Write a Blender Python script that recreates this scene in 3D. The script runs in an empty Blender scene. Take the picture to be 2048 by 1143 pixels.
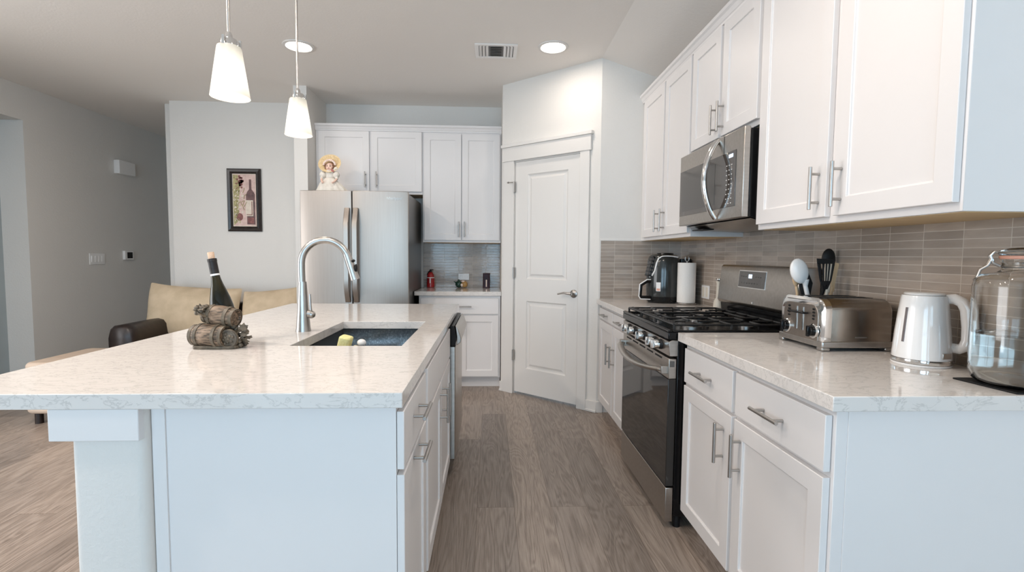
import bpy, bmesh, math, random
from mathutils import Matrix, Vector
random.seed(7)
PI = math.pi
C = bpy.context.scene.collection
SC = bpy.context.scene

# ------------------------------------------------------------------ camera
cam_d = bpy.data.cameras.new('camera'); cam = bpy.data.objects.new('camera', cam_d); C.objects.link(cam)
cam_d.sensor_width = 36.0; cam_d.lens = 988.24/2048*36.0; cam_d.clip_start = 0.05
pitch, yaw, roll = math.radians(-3.546), math.radians(-2.4821), math.radians(0.4738)
cam.matrix_world = (Matrix.Translation((0, 0, 1.2513)) @ Matrix.Rotation(yaw, 4, 'Z')
                    @ Matrix.Rotation(PI/2+pitch, 4, 'X') @ Matrix.Rotation(roll, 4, 'Z'))
SC.camera = cam
# ------------------------------------------------------------------ world and daylight
W = bpy.data.worlds.new('world'); SC.world = W; W.use_nodes = True
bg = W.node_tree.nodes['Background']; bg.inputs[0].default_value = (0.62, 0.80, 1.0, 1); bg.inputs[1].default_value = 0.9
def area(name, loc, rot, sx, sy, power, col, spread=PI):
    l = bpy.data.lights.new(name, 'AREA'); l.shape = 'RECTANGLE'; l.size = sx; l.size_y = sy
    l.energy = power; l.color = col; l.spread = spread
    o = bpy.data.objects.new(name, l); C.objects.link(o); o.location = loc; o.rotation_euler = rot
    return o
DAY = (0.49, 0.775, 1.0)
# daylight entering the two windows in the wall behind the viewpoint
area('daylight_and_fill', (-1.9, -3.75, 1.35), (PI/2, 0, 0), 2.3, 2.0, 42, DAY)
area('daylight_and_fill', (0.55, -3.75, 1.35), (PI/2, 0, 0), 1.5, 2.0, 29, DAY)
# added warm fill lamp at an invented opening in the unseen left wall
area('daylight_and_fill', (-4.45, 1.6, 1.2), (PI/2, 0, -PI/2), 2.2, 2.0, 30, (1.0, 0.95, 0.90))
SC.view_settings.view_transform = 'Standard'
SC.view_settings.look = 'None'; SC.view_settings.gamma = 1.0; SC.view_settings.use_curve_mapping = False
SC.view_settings.exposure = 1.04
CAN_POWER = 7.0
SC.cycles.use_denoising = True
SC.cycles.max_bounces = 10; SC.cycles.diffuse_bounces = 8; SC.cycles.glossy_bounces = 5
SC.cycles.transmission_bounces = 10; SC.cycles.sample_clamp_indirect = 6.0
SC.cycles.caustics_reflective = False; SC.cycles.caustics_refractive = False

# ------------------------------------------------------------------ materials
MATS = {}
def mat(name, col=(.8, .8, .8), rough=.5, metal=0.0, **kw):
    m = bpy.data.materials.new(name); m.use_nodes = True
    nt = m.node_tree; b = nt.nodes['Principled BSDF']
    b.inputs['Base Color'].default_value = (*col, 1); b.inputs['Roughness'].default_value = rough
    b.inputs['Metallic'].default_value = metal
    for k, v in kw.items(): b.inputs[k.replace('_', ' ')].default_value = v
    MATS[name] = m
    return m
def nodes(m): return m.node_tree, m.node_tree.nodes, m.node_tree.links, m.node_tree.nodes['Principled BSDF']
def coords(m, scale=(1, 1, 1), rot=(0, 0, 0), kind='Object'):
    nt, N, L, b = nodes(m)
    tc = N.new('ShaderNodeTexCoord'); mp = N.new('ShaderNodeMapping')
    mp.inputs['Scale'].default_value = scale; mp.inputs['Rotation'].default_value = rot
    L.new(tc.outputs[kind], mp.inputs[0]); return mp.outputs[0]
def noise(m, vec, scale, detail=3, rough=.5, dist=0):
    nt, N, L, b = nodes(m); n = N.new('ShaderNodeTexNoise')
    n.inputs['Scale'].default_value = scale; n.inputs['Detail'].default_value = detail
    n.inputs['Roughness'].default_value = rough; n.inputs['Distortion'].default_value = dist
    if vec is not None: L.new(vec, n.inputs['Vector'])
    return n
def ramp(m, fac, stops):
    nt, N, L, b = nodes(m); r = N.new('ShaderNodeValToRGB'); L.new(fac, r.inputs[0])
    e = r.color_ramp.elements
    while len(e) < len(stops): e.new(0.5)
    for i, (p, c) in enumerate(stops): e[i].position = p; e[i].color = (*c, 1)
    return r.outputs[0]
def bump(m, h, strength=.2, dist=.01):
    nt, N, L, b = nodes(m); bp = N.new('ShaderNodeBump')
    bp.inputs['Strength'].default_value = strength; bp.inputs['Distance'].default_value = dist
    L.new(h, bp.inputs['Height']); L.new(bp.outputs[0], b.inputs['Normal']); return bp
def setcol(m, out): nt, N, L, b = nodes(m); L.new(out, b.inputs['Base Color'])
def mix(m, fac, a, c, mode='MIX'):
    nt, N, L, b = nodes(m); x = N.new('ShaderNodeMix'); x.data_type = 'RGBA'; x.blend_type = mode
    for s, v in ((0, fac), (6, a), (7, c)):
        if hasattr(v, 'is_linked') or hasattr(v, 'links'): L.new(v, x.inputs[s])
        elif s == 0: x.inputs[0].default_value = v
        else: x.inputs[s].default_value = (*v, 1)
    return x.outputs[2]

def noisy(name, c1, c2, scale, rough, metal=0, bs=0.0, bd=.002, stretch=(1, 1, 1), detail=4, **kw):
    m = mat(name, c1, rough, metal, **kw)
    v = coords(m, stretch); n = noise(m, v, scale, detail)
    setcol(m, ramp(m, n.outputs[0], [(.3, c1), (.7, c2)]))
    if bs: bump(m, n.outputs[0], bs, bd)
    return m

wall_m = noisy('wall_paint', (.70, .68, .65), (.71, .69, .66), 3, .62)
_v = coords(wall_m); _n = noise(wall_m, _v, 75, 3, .6); bump(wall_m, _n.outputs[0], .35, .004)
ceil_m = noisy('ceiling_paint', (.80, .77, .735), (.81, .78, .745), 3, .75)
_v = coords(ceil_m); _n = noise(ceil_m, _v, 60, 3, .6); bump(ceil_m, _n.outputs[0], .25, .004)
trim_m = noisy('trim_paint', (.70, .68, .655), (.71, .69, .665), 5, .38)
cab_m = noisy('cabinet_paint', (.755, .735, .73), (.765, .745, .74), 4, .42)
cabwood_m = noisy('maple_underside', (.62, .45, .24), (.70, .52, .30), 6, .55, stretch=(6, 1, 6))
steel_m = noisy('brushed_steel', (.35, .31, .278), (.375, .335, .303), 150, .40, 1.0, bs=.015, stretch=(1, 1, .02))
steelh_m = noisy('brushed_steel_horizontal', (.42, .385, .35), (.48, .445, .41), 60, .30, 1.0, bs=.03, stretch=(1, .02, 1))
nickel_m = noisy('satin_nickel', (.42, .40, .38), (.48, .46, .44), 40, .34, 1.0)
chrome_m = noisy('polished_chrome', (.72, .71, .70), (.78, .77, .76), 10, .10, 1.0)
fside_m = noisy('fridge_side_grey', (.11, .105, .10), (.14, .135, .13), 90, .32, .6)
black_m = noisy('black_enamel', (.004, .004, .0045), (.007, .007, .0075), 30, .16, IOR=1.38)
blackmat_m = noisy('black_matte', (.007, .007, .0075), (.011, .011, .012), 50, .5, IOR=1.35)
castiron_m = noisy('cast_iron', (.008, .008, .0085), (.016, .016, .0165), 80, .38, bs=.2, bd=.001)
ovenglass_m = noisy('dark_oven_glass', (.012, .011, .010), (.016, .014, .013), 5, .04, IOR=1.55)
mwglass_m = noisy('smoked_glass', (.055, .047, .042), (.065, .056, .050), 5, .05, IOR=1.8)
gap_m = noisy('dark_gap', (.01, .01, .01), (.015, .015, .015), 5, .8)
white_m = noisy('white_plastic', (.82, .81, .80), (.84, .83, .82), 20, .30)
whiteg_m = noisy('glossy_white_plastic', (.84, .83, .82), (.85, .84, .83), 10, .16, Coat_Weight=.5)
cream_m = noisy('cream_plastic', (.72, .66, .56), (.75, .69, .59), 20, .4)
wood_m = noisy('beech_wood', (.62, .42, .24), (.74, .54, .34), 20, .5, stretch=(3, 3, .4))
cork_m = noisy('cork', (.62, .40, .26), (.78, .56, .42), 260, .8, bs=.3)
paper_m = noisy('paper_towel_white', (.83, .81, .78), (.87, .85, .82), 160, .85, bs=.3, bd=.002)
sofa_m = noisy('tan_microsuede', (.47, .37, .25), (.60, .48, .34), 9, .85, bs=.15, bd=.01)
sofa2_m = noisy('pinkish_tan_microsuede', (.55, .43, .34), (.62, .50, .40), 12, .85)
leather_m = noisy('dark_brown_leather', (.010, .006, .005), (.022, .012, .010), 30, .38, bs=.25, bd=.002)
ltrim_m = noisy('black_picture_frame', (.012, .009, .009), (.03, .022, .02), 40, .3)
bottle_m = mat('dark_green_glass', (.03, .028, .012), .08, 0, IOR=1.42)
_v = coords(bottle_m); setcol(bottle_m, ramp(bottle_m, noise(bottle_m, _v, 9, 2).outputs[0], [(.35, (.008, .007, .003)), (.7, (.035, .028, .010))]))
foil_m = noisy('black_foil', (.018, .015, .015), (.035, .03, .028), 60, .45, 0, IOR=1.35)
red_m = noisy('deep_red', (.30, .012, .015), (.40, .02, .022), 14, .2)
wine_m = noisy('dark_maroon_glass', (.018, .003, .006), (.04, .007, .013), 14, .35, IOR=1.3)
sponge_m = noisy('yellow_sponge', (.72, .66, .28), (.85, .80, .42), 120, .9, bs=.5, bd=.003)
spongeb_m = noisy('beige_sponge', (.55, .48, .34), (.62, .55, .40), 120, .9, bs=.5, bd=.003)
bluedoor_m = noisy('blue_grey_door', (.33, .38, .40), (.36, .41, .43), 3, .5)
dress_m = noisy('cream_satin', (.68, .63, .56), (.80, .76, .69), 30, .6, bs=.4, bd=.006)
straw_m = noisy('straw', (.60, .43, .22), (.78, .62, .38), 90, .75, bs=.4, bd=.003)
skin_m = noisy('porcelain_skin', (.78, .52, .42), (.82, .58, .47), 9, .4)
hair_m = noisy('brown_doll_hair', (.16, .07, .04), (.28, .14, .08), 60, .6)
rose_m = noisy('rose_fabric', (.42, .12, .13), (.55, .22, .20), 40, .7)
pink_m = noisy('blush_fabric', (.80, .62, .55), (.86, .72, .64), 40, .7)
green_m = noisy('dark_green_glaze', (.008, .03, .022), (.015, .06, .04), 40, .2)
gold_m = noisy('amber_glaze', (.35, .18, .05), (.55, .33, .12), 40, .3)
resin_m = noisy('olive_brown_resin', (.045, .036, .025), (.17, .135, .095), 60, .5, bs=.4, bd=.002)
# barrel wood staves
barrel_m = mat('carved_barrel_staves', (.3, .2, .12), .5)
_v = coords(barrel_m, (1.2, 9, 9)); _n = noise(barrel_m, _v, 14, 5, .6, .4)
setcol(barrel_m, ramp(barrel_m, _n.outputs[0], [(.40, (.030, .020, .012)), (.52, (.17, .115, .075)), (.70, (.30, .21, .145))]))
bump(barrel_m, _n.outputs[0], .7, .003)
# quartz
quartz_m = mat('white_quartz', (.8, .77, .73), .07)
quartz_m.node_tree.nodes['Principled BSDF'].inputs['IOR'].default_value = 1.5
_v = coords(quartz_m, (.6, 1.5, 1.2), (0, 0, .2))
_n = noise(quartz_m, _v, 22, 7, .62, .5); _n2 = noise(quartz_m, _v, 2.2, 3)
_a = ramp(quartz_m, _n.outputs[0], [(.47, (1, 1, 1)), (.497, (.60, .60, .60)), (.52, (1, 1, 1))])
_b = ramp(quartz_m, _n2.outputs[0], [(.40, (1, 1, 1)), (.62, (0, 0, 0))])
_base = mix(quartz_m, noise(quartz_m, _v, 26, 4).outputs[0], (.735, .70, .67), (.695, .665, .64))
_v2 = mix(quartz_m, .55, (1, 1, 1), _a)
setcol(quartz_m, mix(quartz_m, 1.0, _base, _v2, 'MULTIPLY'))
# sink granite
sink_m = mat('dark_flecked_sink', (.05, .055, .06), .22, .75)
_v = coords(sink_m); setcol(sink_m, ramp(sink_m, noise(sink_m, _v, 140, 4, .7).outputs[0], [(.35, (.07, .075, .08)), (.6, (.14, .145, .15)), (.72, (.35, .36, .37))]))
# tiles: Brick texture needs 2D: (u, z) chosen by rotation
def tile_mat(name, axis):
    m = mat(name, (.4, .35, .3), .16)
    nt, N, L, b = nodes(m)
    tc = N.new('ShaderNodeTexCoord'); sp = N.new('ShaderNodeSeparateXYZ'); cb = N.new('ShaderNodeCombineXYZ')
    L.new(tc.outputs['Object'], sp.inputs[0]); L.new(sp.outputs[axis], cb.inputs[0]); L.new(sp.outputs[2], cb.inputs[1])
    mp = N.new('ShaderNodeMapping'); L.new(cb.outputs[0], mp.inputs[0])
    mp.inputs['Location'].default_value = {0: (-.10, -.916, 0), 1: (-.058, -.916, 0)}[axis]
    br = N.new('ShaderNodeTexBrick'); L.new(mp.outputs[0], br.inputs['Vector'])
    br.offset = 0.0; br.squash = 1.0
    br.inputs['Scale'].default_value = 1.0; br.inputs['Brick Width'].default_value = .1455
    br.inputs['Row Height'].default_value = .0285; br.inputs['Mortar Size'].default_value = .0012
    br.inputs['Mortar Smooth'].default_value = .2; br.inputs['Bias'].default_value = 0.0
    br.inputs['Color1'].default_value = (0, 0, 0, 1); br.inputs['Color2'].default_value = (1, 1, 1, 1)
    br.inputs['Mortar'].default_value = (.5, .5, .5, 1)
    mp2 = N.new('ShaderNodeMapping'); mp2.inputs['Scale'].default_value = (1, 5, 1); L.new(mp.outputs[0], mp2.inputs[0])
    n = noise(m, mp2.outputs[0], 9, 5, .6)
    c = mix(m, n.outputs[0], (.30, .248, .208), (.49, .415, .355))
    bw = N.new('ShaderNodeRGBToBW'); L.new(br.outputs[0], bw.inputs[0])
    k = ramp(m, bw.outputs[0], [(0, (.78, .78, .78)), (1, (1.12, 1.12, 1.12))])
    c = mix(m, 1.0, c, k, 'MULTIPLY')
    setcol(m, mix(m, br.outputs['Fac'], c, (.60, .54, .48)))
    rg = N.new('ShaderNodeMath'); rg.operation = 'MULTIPLY_ADD'; L.new(br.outputs['Fac'], rg.inputs[0])
    rg.inputs[1].default_value = .5; rg.inputs[2].default_value = .12; L.new(rg.outputs[0], b.inputs['Roughness'])
    n3 = noise(m, mp.outputs[0], 22, 2)
    ad = N.new('ShaderNodeMath'); ad.operation = 'MULTIPLY_ADD'
    L.new(n3.outputs[0], ad.inputs[0]); ad.inputs[1].default_value = .6
    iv = N.new('ShaderNodeMath'); iv.operation = 'MULTIPLY'; iv.inputs[1].default_value = -1.0
    L.new(br.outputs['Fac'], iv.inputs[0]); L.new(iv.outputs[0], ad.inputs[2])
    bump(m, ad.outputs[0], .35, .0025)
    return m
tile_y = tile_mat('taupe_stacked_tile_side', 1)
tile_x = tile_mat('taupe_stacked_tile_end', 0)
# wood floor, planks along Y
floor_m = mat('greige_oak_planks', (.3, .2, .15), .32)
def _floor():
    m = floor_m; nt, N, L, b = nodes(m)
    tc = N.new('ShaderNodeTexCoord'); mp = N.new('ShaderNodeMapping'); mp.inputs['Rotation'].default_value = (0, 0, PI/2)
    mp.inputs['Location'].default_value = (.4, .06, 0)
    L.new(tc.outputs['Object'], mp.inputs[0])
    br = N.new('ShaderNodeTexBrick'); L.new(mp.outputs[0], br.inputs['Vector'])
    br.offset = .37; br.offset_frequency = 2; br.squash = 1
    br.inputs['Scale'].default_value = 1; br.inputs['Brick Width'].default_value = 1.45
    br.inputs['Row Height'].default_value = .183; br.inputs['Mortar Size'].default_value = .0011
    br.inputs['Mortar Smooth'].default_value = .3
    br.inputs['Color1'].default_value = (0, 0, 0, 1); br.inputs['Color2'].default_value = (1, 1, 1, 1); br.inputs['Mortar'].default_value = (.5, .5, .5, 1)
    bw = N.new('ShaderNodeRGBToBW'); L.new(br.outputs[0], bw.inputs[0])
    # shift the grain per plank
    sc = N.new('ShaderNodeVectorMath'); sc.operation = 'SCALE'; sc.inputs[0].default_value = (7.3, 13.1, 5.7); L.new(bw.outputs[0], sc.inputs['Scale'])
    ad = N.new('ShaderNodeVectorMath'); ad.operation = 'ADD'; L.new(tc.outputs['Object'], ad.inputs[0]); L.new(sc.outputs[0], ad.inputs[1])
    mg = N.new('ShaderNodeMapping'); mg.inputs['Scale'].default_value = (6, .75, 1); L.new(ad.outputs[0], mg.inputs[0])
    g = noise(m, mg.outputs[0], 1.5, 2, .5, 1.0)
    wv = N.new('ShaderNodeMath'); wv.operation = 'MULTIPLY'; L.new(g.outputs[0], wv.inputs[0]); wv.inputs[1].default_value = 75.0
    sn = N.new('ShaderNodeMath'); sn.operation = 'SINE'; L.new(wv.outputs[0], sn.inputs[0])
    mf = N.new('ShaderNodeMapping'); mf.inputs['Scale'].default_value = (60, 1.8, 1); L.new(ad.outputs[0], mf.inputs[0])
    f = noise(m, mf.outputs[0], 3, 5, .7)
    s2 = N.new('ShaderNodeMath'); s2.operation = 'MULTIPLY_ADD'; L.new(sn.outputs[0], s2.inputs[0]); s2.inputs[1].default_value = .10; L.new(f.outputs[0], s2.inputs[2])
    c = ramp(m, s2.outputs[0], [(.28, (.185, .146, .120)), (.5, (.290, .236, .198)), (.75, (.385, .320, .274))])
    k = ramp(m, bw.outputs[0], [(0, (.80, .80, .80)), (.5, (1.0, 1.0, 1.0)), (1, (1.16, 1.15, 1.13))])
    c = mix(m, 1.0, c, k, 'MULTIPLY')
    setcol(m, mix(m, br.outputs['Fac'], c, (.12, .085, .06)))
    bump(m, s2.outputs[0], .10, .002)
_floor()
glass_m = mat('clear_glass', (1, 1, 1), .01, 0, IOR=1.46, Transmission_Weight=1.0)
_v = coords(glass_m); bump(glass_m, noise(glass_m, _v, 12, 2).outputs[0], .12, .004)
setcol(glass_m, ramp(glass_m, noise(glass_m, _v, 3, 1).outputs[0], [(.3, (.97, .985, .975)), (.7, (.985, .99, .985))]))
water_m = mat('water', (1, 1, 1), .0, 0, IOR=1.33, Transmission_Weight=1.0)
_v = coords(water_m); setcol(water_m, ramp(water_m, noise(water_m, _v, 3, 1).outputs[0], [(.3, (.96, .975, .96)), (.7, (.97, .98, .97))]))
orange_m = noisy('orange_rubber', (.62, .30, .22), (.68, .36, .27), 20, .5)
def emit(name, col, st):
    m = mat(name, col, .5); b = m.node_tree.nodes['Principled BSDF']
    b.inputs['Emission Color'].default_value = (*col, 1); b.inputs['Emission Strength'].default_value = st
    v = coords(m); n = noise(m, v, 12, 2)
    L = m.node_tree.links; L.new(ramp(m, n.outputs[0], [(.3, col), (.7, tuple(min(1, c*1.04) for c in col))]), b.inputs['Emission Color'])
    return m
can_m = emit('lit_diffuser', (1.0, .95, .86), 9.0)
bulb_m = emit('lit_bulb', (1.0, .90, .72), 3.0)
lcd_m = emit('lcd_digits', (.55, .68, .85), .7)
shade_m = mat('frosted_glass_shade', (.5, .48, .44), .45)
_b = shade_m.node_tree.nodes['Principled BSDF']; _b.inputs['Transmission Weight'].default_value = .25
_b.inputs['Subsurface Weight'].default_value = 0.0
_v = coords(shade_m); setcol(shade_m, ramp(shade_m, noise(shade_m, _v, 30, 2).outputs[0], [(.3, (.42, .40, .36)), (.7, (.46, .44, .40))]))
# the lit glass glows: emission stronger around the bulb height (a lit lamp shade)
def _shade():
    m = shade_m; nt, N, L, b = nodes(m)
    tc = N.new('ShaderNodeTexCoord'); sp = N.new('ShaderNodeSeparateXYZ'); L.new(tc.outputs['Object'], sp.inputs[0])
    mr = N.new('ShaderNodeValToRGB'); ad = N.new('ShaderNodeMath'); ad.operation = 'MULTIPLY_ADD'
    ad.inputs[1].default_value = 6.0; ad.inputs[2].default_value = 0.0; L.new(sp.outputs[2], ad.inputs[0]); L.new(ad.outputs[0], mr.inputs[0])
    e = mr.color_ramp.elements; e[0].position = 0; e[0].color = (.22, .205, .17, 1); e[1].position = 1; e[1].color = (.09, .085, .07, 1)
    x = e.new(.42); x.color = (.56, .52, .44, 1)
    L.new(mr.outputs[0], b.inputs['Emission Color']); b.inputs['Emission Strength'].default_value = 1.0
_shade()
# picture print
def art():
    m = mat('wine_still_life_print', (.6, .45, .4), .4); nt, N, L, b = nodes(m)
    v = coords(m, (1, 1, 1)); n = noise(m, v, 26, 5, .6)
    c = ramp(m, n.outputs[0], [(.3, (.50, .33, .29)), (.6, (.66, .48, .43))])
    setcol(m, c); return m
art_m = art()
artg_m = noisy('print_foliage_green', (.20, .19, .07), (.55, .47, .25), 60, .5)
artb_m = noisy('print_bottle_maroon', (.06, .02, .022), (.16, .07, .06), 30, .4)
artc_m = noisy('print_cream', (.60, .52, .42), (.72, .63, .54), 40, .5)
artr_m = noisy('print_grape_maroon', (.13, .03, .03), (.28, .10, .08), 50, .5)

# ------------------------------------------------------------------ mesh helpers
PM = {}
I4 = Matrix.Identity(4)
class MB:
    def __init__(s, M=None): s.bm = bmesh.new(); s.M = M or I4; s.mi = 0
    def V(s, p): return s.bm.verts.new(s.M @ Vector(p))
    def F(s, vs):
        try:
            f = s.bm.faces.new(vs); f.material_index = s.mi; return f
        except ValueError: return None
    def box(s, x0, x1, y0, y1, z0, z1):
        v = [s.V((x, y, z)) for z in (z0, z1) for y in (y0, y1) for x in (x0, x1)]
        for q in ((0, 2, 3, 1), (4, 5, 7, 6), (0, 1, 5, 4), (2, 6, 7, 3), (0, 4, 6, 2), (1, 3, 7, 5)): s.F([v[i] for i in q])
        return s
    def prism(s, poly, a0, a1, axis='z'):
        # poly in the plane of the other two axes, extruded along axis
        def P(a, b, c): return {'z': (a, b, c), 'x': (c, a, b), 'y': (a, c, b)}[axis]
        lo = [s.V(P(a, b, a0)) for a, b in poly]; hi = [s.V(P(a, b, a1)) for a, b in poly]
        n = len(poly); s.F(lo[::-1]); s.F(hi)
        for i in range(n): s.F([lo[i], lo[(i+1) % n], hi[(i+1) % n], hi[i]])
        return s
    def loft(s, rings, cap0=True, cap1=True, closed=False):
        R = [[s.V(p) for p in r] for r in rings]; n = len(R[0])
        pairs = list(zip(R[:-1], R[1:])) + ([(R[-1], R[0])] if closed else [])
        for a, b in pairs:
            for i in range(n): s.F([a[i], a[(i+1) % n], b[(i+1) % n], b[i]])
        if not closed:
            if cap0: s.F(R[0][::-1])
            if cap1: s.F(R[-1])
        return s
    def lathe(s, prof, c=(0, 0, 0), seg=24, ax='z', cap=True, sx=1, sy=1):
        rings = []
        for r, h in prof:
            ring = []
            for k in range(seg):
                t = 2*PI*k/seg; a, b = r*math.cos(t)*sx, r*math.sin(t)*sy
                p = {'z': (a, b, h), 'x': (h, a, b), 'y': (a, h, b)}[ax]
                ring.append((c[0]+p[0], c[1]+p[1], c[2]+p[2]))
            rings.append(ring)
        return s.loft(rings, cap, cap)
    def cyl(s, c, r, h, ax='z', seg=20, r2=None): return s.lathe([(r, 0), (r if r2 is None else r2, h)], c, seg, ax)
    def tube(s, pts, r, seg=10, closed=False, flat=1.0):
        pts = [Vector(p) for p in pts]; n = len(pts); rings = []
        rs = r if isinstance(r, (list, tuple)) else [r]*n
        up = Vector((0, 0, 1)); prev = None
        for i, p in enumerate(pts):
            if closed: t = pts[(i+1) % n]-pts[i-1]
            else: t = pts[min(i+1, n-1)]-pts[max(i-1, 0)]
            t.normalize()
            if prev is None:
                a = up.cross(t)
                if a.length < .05: a = Vector((1, 0, 0)).cross(t)
            else: a = prev - t*prev.dot(t)
            a.normalize(); prev = a; b = t.cross(a)
            rings.append([tuple(p + a*rs[i]*math.cos(2*PI*k/seg) + b*rs[i]*flat*math.sin(2*PI*k/seg)) for k in range(seg)])
        return s.loft(rings, closed=closed)
    def ball(s, c, rx, ry=None, rz=None, seg=14, rings=8):
        ry = ry or rx; rz = rz or rx; R = []
        for i in range(1, rings):
            t = PI*i/rings; R.append([(c[0]+rx*math.sin(t)*math.cos(2*PI*k/seg), c[1]+ry*math.sin(t)*math.sin(2*PI*k/seg), c[2]-rz*math.cos(t)) for k in range(seg)])
        V = [[s.V(p) for p in r] for r in R]
        b, t = s.V((c[0], c[1], c[2]-rz)), s.V((c[0], c[1], c[2]+rz))
        for a, d in zip(V[:-1], V[1:]):
            for i in range(seg): s.F([a[i], a[(i+1) % seg], d[(i+1) % seg], d[i]])
        for i in range(seg): s.F([b, V[0][(i+1) % seg], V[0][i]]); s.F([t, V[-1][i], V[-1][(i+1) % seg]])
        return s
    def rbox(s, x0, x1, y0, y1, z0, z1, r, n=4):
        # box with rounded vertical edges
        poly = []
        for cx, cy, a0 in ((x1-r, y1-r, 0), (x0+r, y1-r, PI/2), (x0+r, y0+r, PI), (x1-r, y0+r, 1.5*PI)):
            for k in range(n+1): a = a0+PI/2*k/n; poly.append((cx+r*math.cos(a), cy+r*math.sin(a)))
        return s.prism(poly, z0, z1)
    def shaker(s, x0, x1, z0, z1, y0=-.020, y1=-.0015, rail=.057, dep=.008):
        f = y0; a = [(x0, z0), (x1, z0), (x1, z1), (x0, z1)]
        def ring(d, y): return [s.V((x0+d, y, z0+d)), s.V((x1-d, y, z0+d)), s.V((x1-d, y, z1-d)), s.V((x0+d, y, z1-d))]
        rs = [ring(0, y1), ring(0, f+.0015), ring(.0015, f), ring(rail, f), ring(rail+.003, f+.002), ring(rail+.003, f+dep-.002), ring(rail+.007, f+dep)]
        s.F(rs[0])
        for a, b in zip(rs[:-1], rs[1:]):
            for i in range(4): s.F([a[i], a[(i+1) % 4], b[(i+1) % 4], b[i]])
        s.F(rs[-1][::-1]); return s
    def build(s, name, mats, parent=None, bevel=0, bseg=2, smooth=True, sub=0, origin=None, root=None, angle=38):
        bm = s.bm
        bmesh.ops.recalc_face_normals(bm, faces=bm.faces[:])
        if parent is None and origin is not None: bmesh.ops.translate(bm, verts=bm.verts[:], vec=-Vector(origin))
        for f in bm.faces: f.smooth = smooth
        if smooth:
            for e in bm.edges:
                if len(e.link_faces) == 2 and e.calc_face_angle(0) > math.radians(angle): e.smooth = False
        me = bpy.data.meshes.new(name); bm.to_mesh(me); bm.free()
        for m in (mats if isinstance(mats, (list, tuple)) else [mats]): me.materials.append(m)
        o = bpy.data.objects.new(name, me); C.objects.link(o)
        if parent is not None: o.parent = parent
        elif origin is not None: o.location = origin
        if bevel:
            b = o.modifiers.new('bevel', 'BEVEL'); b.width = bevel; b.segments = bseg; b.limit_method = 'ANGLE'; b.angle_limit = math.radians(40)
        if sub:
            m = o.modifiers.new('sub', 'SUBSURF'); m.levels = sub; m.render_levels = sub
        return o
def thing(name, label, cat, loc=(0, 0, 0), rz=0, group=None):
    o = bpy.data.objects.new(name, None); C.objects.link(o); o.empty_display_size = .1
    o.location = loc; o.rotation_euler = (0, 0, rz); o['label'] = label; o['category'] = cat
    if group: o['group'] = group
    return o
def tag(o, label, cat, group=None, kind=None):
    o['label'] = label; o['category'] = cat
    if group: o['group'] = group
    if kind: o['kind'] = kind
    return o
def struct(o, label=None):
    o['kind'] = 'structure'
    if label: o['label'] = label
    return o
def dup(root, label, loc=None, rz=None, group=None):
    r = root.copy(); C.objects.link(r); r['label'] = label
    if loc: r.location = loc
    if rz is not None: r.rotation_euler = (0, 0, rz)
    if group: r['group'] = group
    def rec(src, dst):
        for ch in list(src.children):
            c = ch.copy(); C.objects.link(c); c.parent = dst; rec(ch, c)
    rec(root, r); return r

# ------------------------------------------------------------------ the room
CZ = 2.77; RX = 1.51; PY = 3.865
struct(MB().box(-5.6, 1.7, -3.9, 7.2, -.05, 0).build('floor', floor_m), 'greige oak plank floor running away from the viewer')
# ceiling: flat, sloping down over the right counter
m = MB(); BX = .846
m.prism([(-5.6, CZ), (BX, CZ), (RX+.15, CZ-.255), (RX+.15, CZ+.1), (-5.6, CZ+.1)], -3.9, 7.2, 'y')
struct(m.build('ceiling', ceil_m, smooth=False), 'pale textured ceiling sloping down above the right hand cabinets')
struct(MB().box(RX, RX+.12, -3.9, PY+.1, 0, CZ).build('wall_right', wall_m), 'right wall carrying the tile backsplash')
m = MB(); m.box(-3.23, RX+.12, 5.2, 5.32, 0, CZ); m.box(-1.80, -1.68, 4.66, 5.2, 0, CZ)
struct(m.build('wall_back', wall_m), 'back wall with the short stub beside the refrigerator')
# pantry: closed corner box with diagonal front
A = Vector((.10, 4.53)); B = Vector((.85, 3.865)); DL = (B-A).length; u = (B-A).normalized(); dang = math.atan2(u.y, u.x)
MD = Matrix.Translation((A.x, A.y, 0)) @ Matrix.Rotation(dang, 4, 'Z')
m = MB(MD); m.box(0, .145, 0, .10, 0, CZ); m.box(.826, DL, 0, .10, 0, CZ); m.box(.145, .826, 0, .10, 2.078, CZ)
m.M = I4; m.box(.10, .20, 4.53, 5.2, 0, CZ); m.box(.85, RX, PY, PY+.1, 0, CZ)
struct(m.build('wall_pantry', wall_m), 'diagonal pantry wall between the two cabinet runs')
# left wall with the recess
LX = -4.31
m = MB()
m.box(LX-.12, LX, 4.82, 7.2, 0, CZ); m.box(LX-.12, LX, -3.9, .4, 0, CZ); m.box(LX-.12, LX, 2.8, 3.3, 0, CZ)
m.box(LX-.12, LX, 3.3, 4.82, 2.455, CZ); m.box(LX-.12, LX, .4, 2.8, 2.25, CZ)  # header over the invented gap that lets the added fill lamp in
m.box(LX-.24, LX-.12, 4.82, 4.94, 0, CZ); m.box(LX-.24, LX-.12, 3.18, 3.3, 0, CZ); m.box(LX-.24, LX-.12, 3.3, 4.82, 2.455, CZ)
struct(m.build('wall_left', wall_m), 'long grey left wall with a recessed doorway')
struct(MB().box(LX-.2, -3.23, 6.98, 7.1, 0, CZ).build('wall_hallway_end', wall_m), 'dim end wall of the hallway')
struct(MB().box(-3.35, -3.23, 5.32, 6.98, 0, CZ).build('wall_hallway_side', wall_m))
m = MB(); rec = LX-.235
m.box(rec-.04, rec, 3.3, 4.82, 0.01, 2.45)
d = struct(m.build('door_2', bluedoor_m), 'blue grey door set deep in the left wall recess')
m = MB(); m.ball((rec+.04, 3.42, .95), .03); m.build('door_handle', nickel_m, d)
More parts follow.
